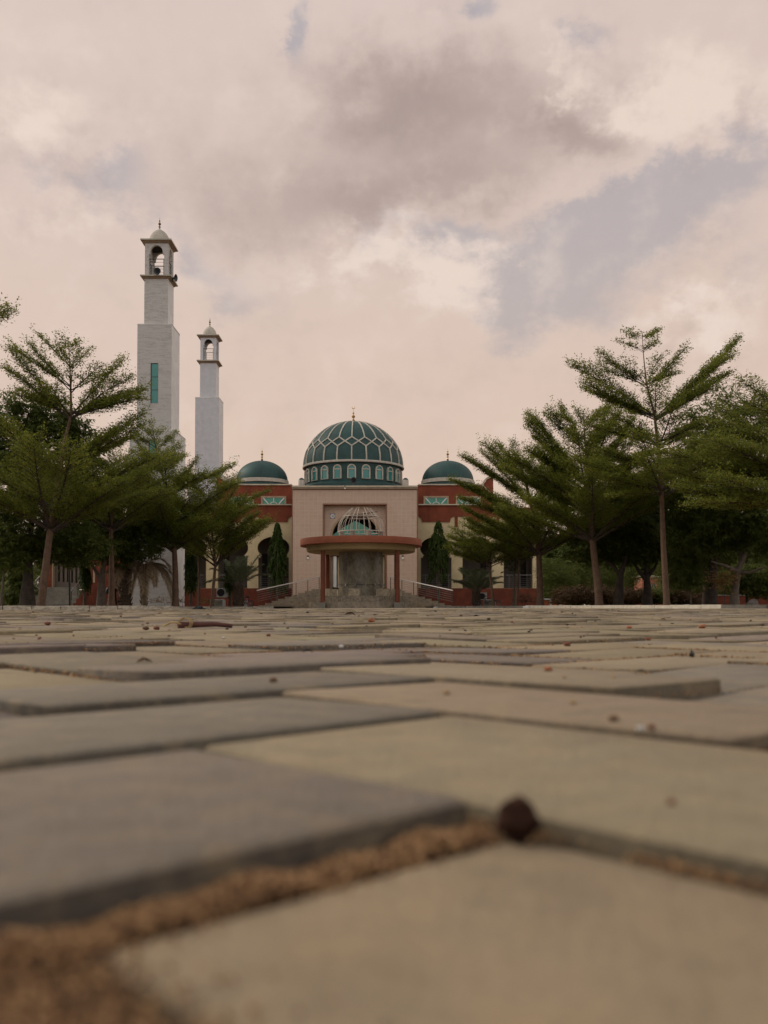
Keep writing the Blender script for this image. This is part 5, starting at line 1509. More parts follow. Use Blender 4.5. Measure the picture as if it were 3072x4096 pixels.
# band in front of the raised grey block, and the wide joint at its near end
uu, vv, o_ = along(U0 + .4 * W_, V0 - .0005, U0 + 2 * W_ - .004, V0 - .0005, 22000, .0040, 0)
pts.append(np.stack([(uu - (vv - o_)) / r2, (uu + (vv - o_)) / r2, -.0050 + lit.uniform(0, .0016, len(uu)) + .0010 * np.sin(uu * 260) * np.sin(uu * 97)], 1))
uu = U0 + W_ - .002 + np.abs(lit.normal(0, .0105, 20000)); vv = V0 - lit.random(20000) * .14
pts.append(np.stack([(uu - vv) / r2, (uu + vv) / r2, lit.uniform(-.0055, -.0040, len(uu))], 1))
for _ in range(330):
    i = lit.integers(0, K)
    if True: i = int(lit.choice(np.where((Y_ > .15) & (Y_ < (1.1 if _ % 2 else 3.4)) & (np.abs(X_) < .5 * Y_ + .1))[0]))
    n = int(lit.integers(30, 160)); side = lit.integers(0, 2)
    if side == 0: uu = lit.uniform(u0[i], u1[i], n); vv = v0[i] - np.abs(lit.normal(0, .003, n))
    else: vv = lit.uniform(v0[i], v1[i], n); uu = u0[i] - np.abs(lit.normal(0, .003, n))
    x, y = (uu - vv) / r2, (uu + vv) / r2
    pts.append(np.stack([x, y, gz(x, y) + min(-.0035, zc[i]) - .0012 + lit.uniform(0, .0015, n)], 1))
for ua, va, ub, vb, n_, wd_ in ((U0 + 2 * W_, V0 - .12, U0 + 2 * W_, V0 + W_, 2600, .0012), (U0 + .2 * W_, V0 + W_, U0 + 2 * W_ + .5 * W_, V0 + W_, 3000, .0022), (U0 + 3 * W_, V0 - .1, U0 + 3 * W_, V0 + 2 * W_, 3000, .0020), (U0 + W_, V0 + 2 * W_, U0 + 3 * W_, V0 + 2 * W_, 2200, .0024)):
    uu, vv, o_ = along(ua, va, ub, vb, n_, wd_, 0)
    if ua == ub: uu = uu - o_
    else: vv = vv - o_
    keep = np.sin(uu * 170 + np.sin(vv * 90) * 2) + np.sin(vv * 210) > -.7
    uu, vv = uu[keep], vv[keep]
    pts.append(np.stack([(uu - vv) / r2, (uu + vv) / r2, -.0046 + lit.uniform(0, .0016, len(uu))], 1))
C = np.concatenate(pts)
C[:, 0], C[:, 1] = turn(C[:, 0], C[:, 1])
n = len(C); s = (.00014 + .00050 * lit.random(n) ** 3) * (1 + 1.1 * (C[:, 1] > .5))
D = unit(lit.normal(0, 1, (n, 3))); E = unit(np.cross(D, lit.normal(0, 1, (n, 3)))); G = np.cross(D, E)
Vv = np.stack([C + D * s[:, None], C + E * s[:, None], C - D * s[:, None] * 1.3, C - E * s[:, None], C + G * s[:, None] * .7, C - G * s[:, None] * .7], 1).reshape(-1, 3)
Fq = (np.arange(n)[:, None, None] * 6 + np.array([(0, 1, 4), (1, 2, 4), (2, 3, 4), (3, 0, 4), (1, 0, 5), (2, 1, 5), (3, 2, 5), (0, 3, 5)])[None]).reshape(-1, 3)
m_c, nc_, bc_ = new_mat('leaf_crumbs'); rr = nc_.node('ShaderNodeNewGeometry').outputs['Random Per Island']
nc_.put(bc_.inputs['Base Color'], nc_.mix(nc_.step(rr, .0, 1.0), nc_.mix(rr, (.075, .031, .015), (.25, .112, .042)), (.40, .23, .10))); bc_.inputs['Roughness'].default_value = .9
tag(mesh_np('joint_litter', Vv, Fq, m_c), label='orange brown crumbs of dried leaf and earth caught in the paving joints', kind='stuff', cat='litter')

# single bits lying on the paving: (name, label, photo x, photo y of foot, width px, shape, colour)
def ground_at(px, py):
    Y = CAMZ * F / max(4.0, (py - HY))
    p = P(px, py, Y)
    for _ in range(3):
        bx0, by0 = PX + (p.x - PX) * math.cos(-ROT) - (p.y - PYc) * math.sin(-ROT), PYc + (p.x - PX) * math.sin(-ROT) + (p.y - PYc) * math.cos(-ROT)
        uq, vq = (bx0 + by0) / r2, (by0 - bx0) / r2
        d2 = np.maximum(np.abs(uq - (u0 + u1) / 2) - (u1 - u0) / 2, np.abs(vq - (v0 + v1) / 2) - (v1 - v0) / 2); i = int(np.argmin(d2))
        z = zc[i] + (bx0 - X_[i]) * tx[i] + (by0 - Y_[i]) * ty[i] + float(gz(np.array(p.x), np.array(p.y))) if p.y < 18 else float(gz(np.array(p.x), np.array(p.y)))
        Y = (CAMZ - z) * F / max(4.0, (py - HY)); p = P(px, py, Y)
    p.z = z
    return p


def lump(name, label, cat, px, py, wpx, mat, sq=(1, 1, .75), seed=0, group='bits of litter on the paving', spike=0.0):
    """Small irregular lump sitting on the ground."""
    import bmesh
    p = ground_at(px, py); r = wpx / 2 * p.y / F
    bm = bmesh.new(); bmesh.ops.create_icosphere(bm, subdivisions=3, radius=1.0)
    for v in bm.verts:
        n_ = mnoise.noise(v.co * 1.6 + Vector((seed * 3.1, seed, 0))) * (.26 if name == 'seed' else .35) + mnoise.noise(v.co * 4.0 + Vector((0, seed, 0))) * (.11 if name == 'seed' else .12)
        v.co *= 1 + n_
        if spike and v.co.z > .55: v.co.z += (v.co.z - .55) * spike
        v.co = Vector((v.co.x * sq[0], v.co.y * sq[1], v.co.z * sq[2])) * r
    zmin = min(v.co.z for v in bm.verts)
    me = bpy.data.meshes.new(name); 
    for v in bm.verts: v.co.z -= zmin + r * .06
    bm.to_mesh(me); bm.free()
    me.polygons.foreach_set('use_smooth', [True] * len(me.polygons))
    o = link(name, me, mat, None, p)
    return tag(o, label, cat, group)


def dry_leaf(name, label, cat, px, py, wpx, mat, seed=0, group='bits of litter on the paving'):
    """Curled fallen leaf with thickness."""
    r = random.Random(seed); p = ground_at(px, py); L = wpx * p.y / F; az = r.uniform(-.5, .5)
    b = MB(); rows = []
    for i in range(7):
        s = i / 6; w_ = L * .26 * math.sin(math.pi * (.06 + .9 * s)); z = L * .16 * math.sin(math.pi * s) * r.uniform(.7, 1.1) + L * .03
        rows.append([(-L / 2 + L * s, -w_, z + w_ * .6), (-L / 2 + L * s, 0, z), (-L / 2 + L * s, w_, z + w_ * .7)])
    ca, sa = math.cos(az), math.sin(az)
    vs = [(p.x + x * ca - y * sa, p.y + x * sa + y * ca, p.z + z + k * L * .015) for k in (0, 1) for row in rows for x, y, z in row]
    fs = []; n = 21
    for i in range(6):
        for k in range(2):
            a = i * 3 + k
            fs += [(a, a + 1, a + 4, a + 3), (n + a + 3, n + a + 4, n + a + 1, n + a)]
    for a, c in [(i * 3, i * 3 + 3) for i in range(6)] + [(i * 3 + 5, i * 3 + 2) for i in range(6)]: fs.append((a, c, n + c, n + a))
    b.add(vs, fs)
    return tag(b.build(name, mat, None, smooth=True, loc=p), label, cat, group)


seedm = plain('dark_seed', (.050, .023, .016), .9, .35, 420.0, bump=.6, bscale=900, spec=.05)
cl_or = plain('orange_pebble', (.30, .115, .055), .8, .2, 60)
cl_rd = plain('reddish_pebble', (.17, .06, .035), .8, .2, 60)
cl_br = plain('brown_leaf_bit', (.12, .065, .035), .85, .2, 60)
cl_dk = plain('dark_bit', (.035, .028, .025), .8, .2, 60)
cl_wh = plain('white_plastic_bit', (.46, .43, .39), .5, .05, 60)
cl_tn = plain('tan_bit', (.33, .22, .11), .85, .2, 60)
o = lump('seed', 'dark round dried seed with a pointed tip on the block right before the lens', 'seed', 2070, 3362, 172, seedm, (1, 1, .93), 4, None, spike=.28)
o['label'] = 'dark round dried seed with small pointed tip, by far the largest speck on the paving'
B_ = [('pebble', 'orange brown round pebble, largest of the loose stones across the yard', 'pebble', 2809, 2513, 30, cl_or, 'l'), ('pebble', 'flat orange chip on the paving below the rusty shrub side', 'pebble', 2516, 2516, 22, cl_or, 'l'),
      ('pebble', 'reddish rounded clod below the V-trunk tree', 'pebble', 2593, 2561, 22, cl_rd, 'l'), ('thorn', 'dark pointed thorn-like seed standing on a block', 'seed', 2767, 2628, 26, cl_dk, 's'),
      ('dry_leaf', 'brown curled leaf bit among joint crumbs under the dark pointed seed', 'leaf', 2564, 2691, 40, cl_br, 'f'), ('clod', 'dark red clod lodged in a joint below the small bright green tree', 'clod', 2267, 2584, 28, cl_rd, 'l'),
      ('clod', 'soft brown clod on the broad pale block beyond the big dark seed', 'clod', 2291, 2815, 28, cl_tn, 'l'), ('dry_leaf', 'dark curled leaf before the entrance step rail', 'leaf', 1904, 2468, 26, cl_dk, 'f'), ('pebble', 'small dark chip next to the dark curled leaf', 'pebble', 1955, 2480, 15, cl_dk, 'l'),
      ('dry_leaf', 'pinkish brown leaf flake in front of the long bare trunk', 'leaf', 2652, 2481, 26, cl_tn, 'f'), ('pebble', 'tan crumb on the large block right of the long joint', 'pebble', 2454, 2711, 16, cl_tn, 'l'), ('pebble', 'small tan stone beside a crumb-filled joint', 'pebble', 2258, 2712, 16, cl_tn, 'l'),
      ('clod', 'orange crumb heap in the joint below the kiosk', 'clod', 2193, 2684, 34, cl_or, 'l'), ('clod', 'soft tan clod on the wide block under the kiosk column', 'clod', 1786, 2777, 30, cl_tn, 'l'),
      ('pebble', 'dark red fruit stone on the tower side of the yard', 'pebble', 190, 2502, 25, cl_rd, 'l'), ('dry_leaf', 'dark brown curled leaf lying alone on a grey block', 'leaf', 577, 2652, 62, cl_br, 'f'), ('clod', 'brown nut-like clod near the tip of a raised block', 'clod', 1093, 2728, 32, cl_br, 'l'),
      ('dry_leaf', 'short dark twig-like leaf on the smooth grey blocks', 'leaf', 1231, 2611, 42, cl_dk, 'f'), ('pebble', 'round brown pebble on the grey blocks short of the stick', 'pebble', 1074, 2545, 18, cl_rd, 'l'), ('pebble', 'small orange chip in front of the kiosk', 'pebble', 1486, 2489, 28, cl_or, 'l'),
      ('plastic_scrap', 'tiny white scrap on the grey block near the stick', 'scrap', 893, 2555, 14, cl_wh, 'l'), ('plastic_scrap', 'tiny white scrap at the end of a dark joint', 'scrap', 1366, 2592, 20, cl_wh, 'l'), ('plastic_scrap', 'white chip in the crumb-filled joint beyond the big seed', 'scrap', 2561, 2921, 34, cl_wh, 'l'),
      ('pebble', 'dark pebble in the joint beside the white chip', 'pebble', 2606, 2914, 30, cl_rd, 'l'), ('clod', 'brown crumb cluster in the joint before the white chip', 'clod', 2454, 2884, 40, cl_br, 'l'), ('clod', 'rusty speck on the large block past the big dark seed', 'clod', 2685, 3214, 36, cl_rd, 'l'),
      ('pebble', 'small black chip on the far grey paving', 'pebble', 1146, 2474, 12, cl_dk, 'l'), ('dry_leaf', 'flat brown leaf before the kiosk step', 'leaf', 1400, 2462, 44, cl_br, 'f'), ('clod', 'brown clod just past the end of the stick pile', 'clod', 583, 2520, 26, cl_br, 'l'), ('clod', 'reddish clod touching the ringed stick', 'clod', 626, 2519, 26, cl_rd, 'l')]
for i, (nm, lab, cat, px, py, wp, mt, sh) in enumerate(B_):
    lab = lab.replace(' right of ', ' beyond ')
    if sh == 'f': dry_leaf(nm, lab, cat, px, py, wp, mt, i)
    else: lump(nm, lab, cat, px, py, wp, mt, (1, .9, .6) if sh == 'l' else (.8, .8, .8), 10 + i, spike=1.2 if sh == 's' else 0)
for i in range(120):
    px = lit.uniform(20, 3050); py = 2442 + 150 * lit.random() ** 1.6
    lump('stone_chip', 'one of the tiny stone chips strewn thinly over the far paving', 'stone chip', px, py, lit.uniform(6, 13), (cl_dk, cl_br, cl_rd, cl_tn)[i % 4], (1, .9, .55), 60 + i, 'stone chips strewn over the far paving')

# stick with a loop of raffia
a, c = ground_at(712, 2513), ground_at(930, 2508)
stick = thing('stick', 'dark reddish stick lying across the paving with a pale fibre loop at its end', 'stick', a, 'bits of litter on the paving')
c = P(928, 2504, a.y * 1.02); c.z = a.z + .004
b = MB(); b.tube([a + Vector((0, 0, .006)), a.lerp(c, .3) + Vector((0, .004, .006)), a.lerp(c, .7) + Vector((0, -.003, .005)), c], [.0065, .006, .0048, .0042], 8); b.build('shaft', plain('red_stick', (.10, .035, .025), .7, .2, 80), stick, smooth=True)
b = MB()
for k in range(3):
    b.tube([a + Vector((.012 + .012 * math.cos(t) + .002 * k, .003 * k, .010 + .011 * math.sin(t))) for t in np.linspace(-1.2, 4.2, 14)], .0009, 5)
b.tube([a + Vector((-.03 + .012 * q, .004 * math.sin(q * 2), .004 + .008 * math.sin(q * .9))) for q in np.linspace(0, 4, 12)], .0022, 6)
b.build('fibre_loop', plain('straw_fibre', (.36, .25, .11), .8, .1, 60), stick, smooth=True)

# black rag and white litter by the kerbs
for px, py, Y, w_, mt, lab, nm in ((795, 2440, 29.5, .38, M['black'], 'black rag lying on the paving before the pole-like tree', 'rag'), (1743, 2434, 46.0, .22, cl_wh, 'crumpled white plastic bag on the paving by the entrance steps', 'plastic_bag'), (2106, 2433, 38.0, .30, cl_wh, 'crumpled white paper against the end of the white kerb', 'paper_scrap'), (2750, 2410, 36.0, .28, cl_wh, 'white rag on the soil behind the white kerb', 'rag')):
    import bmesh
    p = P(px, py, Y); p.z = (.06 if py < 2415 else float(gz(np.array(p.x), np.array(p.y)))) 
    bm = bmesh.new(); bmesh.ops.create_icosphere(bm, subdivisions=3, radius=1.0)
    for v in bm.verts:
        k = 1 + mnoise.noise(v.co * 2.2 + Vector((px, 0, 0))) * .5 + mnoise.noise(v.co * 6 + Vector((px, 0, 0))) * .2
        v.co = Vector((v.co.x * w_ / 2 * k, v.co.y * w_ / 2.6 * k, max(-.1, v.co.z) * w_ / 3.4 * k))
    me = bpy.data.meshes.new(nm); bm.to_mesh(me); bm.free()
    tag(link(nm, me, mt, None, p), lab, 'litter')

# ------------------------------------------------------------------ small things by the buildings


def ac_unit(label, x0, x1, y0, y1, Y):
    a, c = XZ(x0, y1, Y), XZ(x1, y0, Y)
    t = thing('air_conditioner', label, 'air conditioner', ((a[0] + c[0]) / 2, Y, a[1]), 'outdoor air conditioner units')
    b = MB(); b.bx(a[0], c[0], Y, Y + .32, a[1], c[1]); b.build('casing', M['ac'], t)
    r = (c[1] - a[1]) * .40; cx, cz = a[0] + (c[0] - a[0]) * .38, (a[1] + c[1]) / 2
    b = MB(); b.v = []; b.lathe([(r, 0), (r, .012), (r * .2, .014), (.01, .014)], 0, 0, 28); b.v = [(cx + x, Y - .002 - z, cz + y) for x, y, z in b.v]; b.build('fan_opening', M['black'], t)
    b = MB()
    for q in (.35, .6, .85, 1.0): b.tube([(cx + r * q * math.cos(s_), Y - .022, cz + r * q * math.sin(s_)) for s_ in np.linspace(0, 2 * math.pi, 25)], .006, 4)
    for s_ in np.linspace(0, math.pi, 7)[:-1]: b.tube([(cx - r * math.cos(s_), Y - .024, cz - r * math.sin(s_)), (cx + r * math.cos(s_), Y - .024, cz + r * math.sin(s_))], .005, 4)
    b.build('fan_grille', M['darksteel'], t)
    b = MB()
    for q in (.1, .9): b.bx(a[0] + (c[0] - a[0]) * q - .03, a[0] + (c[0] - a[0]) * q + .03, Y + .02, Y + .34, a[1] - .07, a[1] - .001)
    b.build('bracket', M['darksteel'], t)
    return t


ac_unit('white air conditioner unit with round black fan above a concrete block, by the funnel tree', 866, 911, 2352, 2389, 52.3)
ac_unit('grey white air conditioner unit behind the dark bicycle by the small bright green tree', 1917, 1948, 2370, 2399, 52.0)


def block(label, x0, x1, y0, Y, dep):
    a, c = XZ(x0, 2428, Y), XZ(x1, y0, Y)
    t = thing('concrete_block', label, 'concrete block', ((a[0] + c[0]) / 2, Y, .05), 'concrete plinth blocks')
    b = MB(); b.bx(a[0], c[0], Y, Y + dep, .0, c[1] - .05); b.build('block_body', M['concrete'], t)
    b = MB(); b.bx(a[0] - .02, c[0] + .02, Y - .03, Y + dep, c[1] - .049, c[1]); b.build('cap_slab', M['offwhite'], t)
    b = MB(); b.bx(c[0] + .002, c[0] + .10, Y - .02, Y + dep * .6, 0, c[1] - .06); b.build('side_post', M['offwhite'], t)
block('low concrete block under the air conditioner with the round black fan', 856, 890, 2397, 51.4, .7)
block('low concrete block by the dark bicycle and thin leaning trunk', 1940, 1976, 2397, 50.6, .8)
p0, p1 = P(711, 2428, 50.2), P(713.5, 2354, 50.6)
pp = thing('plastic_pipe', 'thin white plastic pipe leaning upright against the red plinth', 'pipe', p0)
b = MB(); b.tube([p0, p0.lerp(p1, .5) + Vector((.01, 0, 0)), p1], .022, 8); b.build('pipe_length', M['white'], pp, smooth=True)
b = MB(); b.tube([p1, p1 + Vector((0, 0, .03))], .030, 8); b.build('pipe_socket', M['offwhite'], pp)


def bicycle(label, px0, px1, wheel_px, Y, frame_mat, group, face=1, kid=True):
    """Bicycle side-on to the viewer: wheels, frame, fork, handlebar, saddle, crank."""
    r = wheel_px * Y / F
    A, Bq = P(px0, 2425, Y), P(px1, 2425, Y)
    z0 = .055 + r
    xr, xf = (Bq.x, A.x) if face < 0 else (A.x, Bq.x)     # rear, front
    t = thing('bicycle', label, 'bicycle', ((xr + xf) / 2, Y, .055), group)
    d = 1 if xf > xr else -1; wb = abs(xf - xr)
    for x in (xr, xf):
        b = MB(); b.tube([(x + r * math.cos(s), Y, z0 + r * math.sin(s)) for s in np.linspace(0, 2 * math.pi, 33)], .024, 6)
        wh = b.build('wheel', M['black'], t, smooth=True)
        b = MB(); b.tube([(x + r * .88 * math.cos(s), Y, z0 + r * .88 * math.sin(s)) for s in np.linspace(0, 2 * math.pi, 33)], .010, 5); b.build('rim', M['steel'], wh, smooth=True)
        b = MB()
        for s in np.linspace(0, math.pi, 9)[:-1]: b.tube([(x - r * .88 * math.cos(s), Y, z0 - r * .88 * math.sin(s)), (x + r * .88 * math.cos(s), Y, z0 + r * .88 * math.sin(s))], .003, 4)
        b.tube([(x, Y - .04, z0), (x, Y + .04, z0)], .022, 8); b.build('spokes', M['steel'], wh)
    bb = Vector((xr + d * wb * .43, Y, z0 + .01)); seat = Vector((xr + d * wb * .33, Y, z0 + r * 1.35)); head = Vector((xf - d * wb * .20, Y, z0 + r * 1.5)); hl = Vector((xf - d * wb * .16, Y, z0 + r * 1.15))
    b = MB()
    for p, q, w_ in ((bb, seat, .018), (bb, hl, .024), (seat, hl + Vector((0, 0, .05)), .016), (Vector((xr, Y, z0)), bb, .012), (Vector((xr, Y, z0)), seat, .011), (head, hl, .022)): b.tube([p, q], w_, 8)
    b.build('frame', frame_mat, t, smooth=True)
    b = MB()
    for s in (-.04, .04): b.tube([hl, Vector((xf - d * wb * .08, Y + s, z0 + r * .7)), Vector((xf, Y + s, z0))], .012, 6)
    b.build('fork', frame_mat, t, smooth=True)
    b = MB(); hb = head + Vector((-d * .03, 0, r * .55)); b.tube([head, hb], .014, 6); b.tube([hb + Vector((-d * .12, -.24, .05)), hb + Vector((0, -.16, .03)), hb + Vector((0, .16, .03)), hb + Vector((-d * .12, .24, .05))], .012, 6); b.build('handlebar', M['steel'], t, smooth=True)
    b = MB(); b.tube([seat, seat + Vector((-d * .02, 0, .12))], .013, 6); b.build('seat_post', M['steel'], t)
    b = MB(); s_ = seat + Vector((-d * .03, 0, .14)); b.tube([s_ + Vector((-d * .11, 0, .012)), s_ + Vector((-d * .04, 0, .005)), s_ + Vector((d * .13, 0, 0))], [.07, .05, .02], 10); b.build('saddle', M['black'], t, smooth=True)
    b = MB(); b.tube([bb + Vector((.075 * math.cos(s), -.03, .075 * math.sin(s))) for s in np.linspace(0, 2 * math.pi, 17)], .008, 5); b.tube([bb + Vector((.11, -.05, -.08)), bb + Vector((-.11, .05, .08))], .010, 6); b.build('crank', M['darksteel'], t)
    return t
bicycle('small purple bicycle leaning by the date palm, rear wheel towards the kiosk steps', 1001, 958, 12.5, 51.6, plain('purple_frame', (.16, .045, .085), .4, .06, 8), 'parked bicycles', 1)
bicycle('old dark bicycle standing in front of the red plinth near the concrete block', 1914, 1990, 13.5, 49.8, M['darksteel'], 'parked bicycles', 1, False)
c = P(981, 2426, 52.4)
bk_ = thing('bucket', 'pale plastic bucket standing behind the small purple bicycle', 'bucket', (c.x, c.y, .055))
b = MB(); b.lathe([(.13, .055), (.17, .38), (.18, .40), (.165, .40), (.12, .08)], c.x, c.y, 20); b.build('bucket_body', M['offwhite'], bk_, smooth=True)
b = MB(); b.tube([(c.x + .17 * math.cos(s), c.y - .02, .39 + .13 * math.sin(s)) for s in np.linspace(0, math.pi, 9)], .006, 5); b.build('bail', M['steel'], bk_)
c = P(3012, 2425, 36.0)
import bmesh
bm = bmesh.new(); bmesh.ops.create_icosphere(bm, subdivisions=3, radius=1.0)
for v in bm.verts:
    k = 1 + mnoise.noise(v.co * 1.7) * .22 + mnoise.noise(v.co * 5) * .06
    v.co = Vector((v.co.x * .24 * k, v.co.y * .2 * k, max(-.2, v.co.z) * .25 * k))
me = bpy.data.meshes.new('boulder'); bm.to_mesh(me); bm.free(); me.polygons.foreach_set('use_smooth', [True] * len(me.polygons))
tag(link('boulder', me, plain('grey_boulder', (.14, .115, .10), .9, .2, 6, bump=.5), None, (c.x, c.y, .10)), 'rounded grey boulder behind the bare grey kerb', 'boulder')

# ------------------------------------------------------------------ other buildings
# porch building in the shade behind the mango trees
PY = 56.0
pb = thing('porch_building', 'red building with slatted brown porch parapet and cream wall, in mango shade behind stone steps', 'building', (P(290, 2428, PY).x, PY, 0))
b = MB(); pxbox(b, 176, 206, 2120, 2366, PY - .3, PY + 4); b.build('red_wall', M['red'], pb)
b = MB(); pxbox(b, 206.3, 212, 2120, 2356, PY - .35, PY + .4); b.build('corner_pier', M['tan'], pb)
b = MB(); pxplate(b, [rect(212.3, 345, 2180, 2357)] + [rect(x, x + 9.5, 2190, y) for x, y in ((231, 2326), (249.5, 2328), (267, 2329), (284, 2331), (301, 2332), (318, 2333))], PY, .3)
b.build('slatted_parapet', M['backwall'], pb)
b = MB(); pxbox(b, 213, 344, 2180, 2356, PY + .5, PY + .7); b.build('cream_wall', M['cream'], pb)
b = MB(); pxbox(b, 345.3, 520, 2120, 2433, PY - .2, PY + 2.2); b.build('side_wall', M['red_low'], pb)
b = MB(); pxbox(b, 372, 380, 2250, 2330, PY - .26, PY - .205); b.build('pilaster', M['tan'], pb)
b = MB(); pxbox(b, 170, 525, 2100, 2120, PY - .6, PY + 5); b.build('roof_slab', M['coping'], pb)
ps = thing('porch_steps', 'grey stone steps rising to the shaded porch behind the leaning trunk', 'steps', (P(240, 2428, 54).x, 52.5, 0))
for i in range(7):
    y0 = 51.6 + i * .55; z1 = .17 * (i + 1) + .05
    xl, xr = P(120 + 6 * i, 0, y0).x, P(338 - 2 * i, 0, y0).x
    b = MB(); b.bx(xl, xr, y0, 55.55 - .01 * i, .0 if i == 0 else z1 - .169, z1); b.bx(xl - .01, xr + .01, y0 - .03, y0 - .001, z1 - .035, z1 + .004); b.build('step', M['concrete'], ps)
for i in range(4):
    b = MB(); pxbox(b, 292 + 12 * i, 303.5 + 12 * i, 2412 - 18 * i, 2433, 51.4 + .004 * i, 52.4 + .55 * i); b.build('stepped_cheek', M['red_low'], ps)
hr = thing('handrail', 'short steel handrail of the porch steps, between thick mango trunk and leaning trunk', 'handrail', P(130, 2380, 52.0), 'handrails of the porch steps')
a_, c_2 = P(128, 2340, 52.0), P(158, 2306, 55.2)
b = MB(); b.tube([a_, c_2], .035, 8); b.build('top_rail', M['steel'], hr, smooth=True)
b = MB()
for k in range(1, 5): b.tube([a_ - Vector((0, 0, .17 * k)), c_2 - Vector((0, 0, .17 * k))], .016, 6)
b.build('lower_rails', M['steel'], hr)
for q in (.05, .95):
    p = a_.lerp(c_2, q); b = MB(); b.tube([p, p - Vector((0, 0, .9))], .025, 6); b.build('post', M['darksteel'], hr)
hr = thing('handrail', 'dark handrail of the porch steps seen through the hanging mast tree leaves', 'handrail', P(282, 2400, 52.0), 'handrails of the porch steps')
a_, c_2 = P(283, 2366, 52.0), P(338, 2306, 55.2)
b = MB(); b.tube([a_, c_2], .03, 8); b.build('top_rail', M['steel'], hr, smooth=True)
for q in (.05, .5, .95):
    p = a_.lerp(c_2, q); b = MB(); b.tube([p, p - Vector((0, 0, .9))], .025, 6); b.build('post', M['darksteel'], hr)
c = P(279, 2428, 46.0); c1 = P(277, 2270, 46.0)
pl = thing('post', 'thin dark upright post standing in front of the porch steps', 'post', (c.x, c.y, .05)); b = MB(); b.tube([(c.x, c.y, 0), c1], [.05, .04], 8); b.build('pole', M['darksteel'], pl); b = MB(); b.tube([c1, c1 + Vector((0, 0, .04))], .06, 8); b.build('pole_cap', M['darksteel'], pl)

# pink hut
HYd = 75.0
hut = thing('hut', 'small pink hut with white roof edge glimpsed between two dark mango trunks', 'hut', (P(2590, 2428, HYd).x, HYd, 0))
a, c, e = P(2537, 2428, HYd + 2.2), P(2570, 2428, HYd), P(2650, 2428, HYd + 1.2)
zt = P(0, 2309, HYd).z
b = MB(); b.add([(a.x, a.y, -.1), (c.x, c.y, -.1), (c.x, c.y, zt), (a.x, a.y, zt), (e.x, e.y, -.1), (e.x, e.y, zt), (e.x - .6, e.y + 2.3, -.1), (e.x - .6, e.y + 2.3, zt)], [(0, 1, 2, 3), (1, 4, 5, 2), (4, 6, 7, 5), (6, 0, 3, 7)]); b.build('hut_wall', M['pink'], hut)
b = MB(); b.plate([[(a.x - .25, a.y), (c.x - .02, c.y - .3), (e.x + .3, e.y - .2), (e.x - .4, e.y + 2.6)]], lambda u, v, s: (u, v, zt + .16 - (.155 if s else 0))); b.build('hut_roof', M['coping'], hut)
b = MB(); f0 = c.lerp(e, .48); f1 = c.lerp(e, .64); dn = Vector((.0, -.03, 0))
b.add([(f0.x, f0.y - .02, 1.0), (f1.x, f1.y - .02, 1.0), (f1.x, f1.y - .02, 1.95), (f0.x, f0.y - .02, 1.95), (f0.x, f0.y + .02, 1.0), (f1.x, f1.y + .02, 1.0), (f1.x, f1.y + .02, 1.95), (f0.x, f0.y + .02, 1.95)], [(0, 1, 2, 3), (0, 4, 5, 1), (2, 6, 7, 3), (1, 5, 6, 2), (3, 7, 4, 0)]); b.build('hut_window', M['dark_glass'], hut)
b = MB(); b.tube([(f1.x + .03, f1.y - .04, .97), (f1.x + .03, f1.y - .04, 1.98)], .03, 4); b.tube([(f0.x, f0.y - .04, .97), (f1.x, f1.y - .04, .97)], .03, 4); b.build('window_frame', M['offwhite'], hut)
lm = Vector(c).lerp(a, .45); b = MB(); b.lathe([(.02, zt - .42), (.08, zt - .36), (.09, zt - .28), (.03, zt - .22)], lm.x - .05, lm.y - .12, 12); b.build('wall_light', M['lampglass'], hut, smooth=True)
# low orange garden wall with white posts
ow = thing('garden_wall', 'low orange garden wall with white posts and coping beyond the thick dark trunk', 'wall', (P(2220, 2428, 64).x, 64.0, 0))
b = MB(); pxbox(b, 2172, 2262, 2399, 2431, 64.0, 64.2); b.build('wall_panel', M['orange'], ow)
for x in (2200, 2239):
    b = MB(); pxbox(b, x, x + 8, 2396, 2431, 63.9, 63.995); b.build('wall_post', M['offwhite'], ow)
b = MB(); pxbox(b, 2170, 2250, 2394, 2398.8, 63.86, 64.25); b.build('wall_coping', M['offwhite'], ow)
rw = thing('boundary_wall', 'dull red low wall behind the rusty shrub and pale forked trunk', 'wall', (P(2950, 2428, 50).x, 50.0, 0))
b = MB(); pxbox(b, 2845, 3250, 2383, 2431, 50.0, 50.2); b.build('wall_panel', M['red_low'], rw)
b = MB(); pxbox(b, 2842, 3250, 2379, 2382.8, 49.95, 50.25); b.build('wall_coping', M['concrete'], rw)

# ------------------------------------------------------------------ the person half hidden by a trunk


def skin(name, joints, edges, mat, parent, sub=2, smooth_=True):
    """joints: {name: (pos, rx, ry)}; grows one continuous surface along the edges."""
    me = bpy.data.meshes.new(name); keys = list(joints)
    org = ORG[parent]
    me.from_pydata([tuple(Vector(joints[k][0]) - org) for k in keys], [(keys.index(a), keys.index(b)) for a, b in edges], [])
    o = bpy.data.objects.new(name, me); COL.objects.link(o)
    md = o.modifiers.new('skin', 'SKIN'); md.use_smooth_shade = True
    for i, k in enumerate(keys):
        sv = me.skin_vertices[0].data[i]; sv.radius = joints[k][1:3]; sv.use_root = (i == 0)
    s = o.modifiers.new('sub', 'SUBSURF'); s.levels = sub; s.render_levels = sub
    bpy.context.view_layer.update()
    dg = bpy.context.evaluated_depsgraph_get()
    m2 = bpy.data.meshes.new_from_object(o.evaluated_get(dg)); m2.name = name
    bpy.data.objects.remove(o); bpy.data.meshes.remove(me)
    m2.materials.clear()
    return link(name, m2, mat, parent)


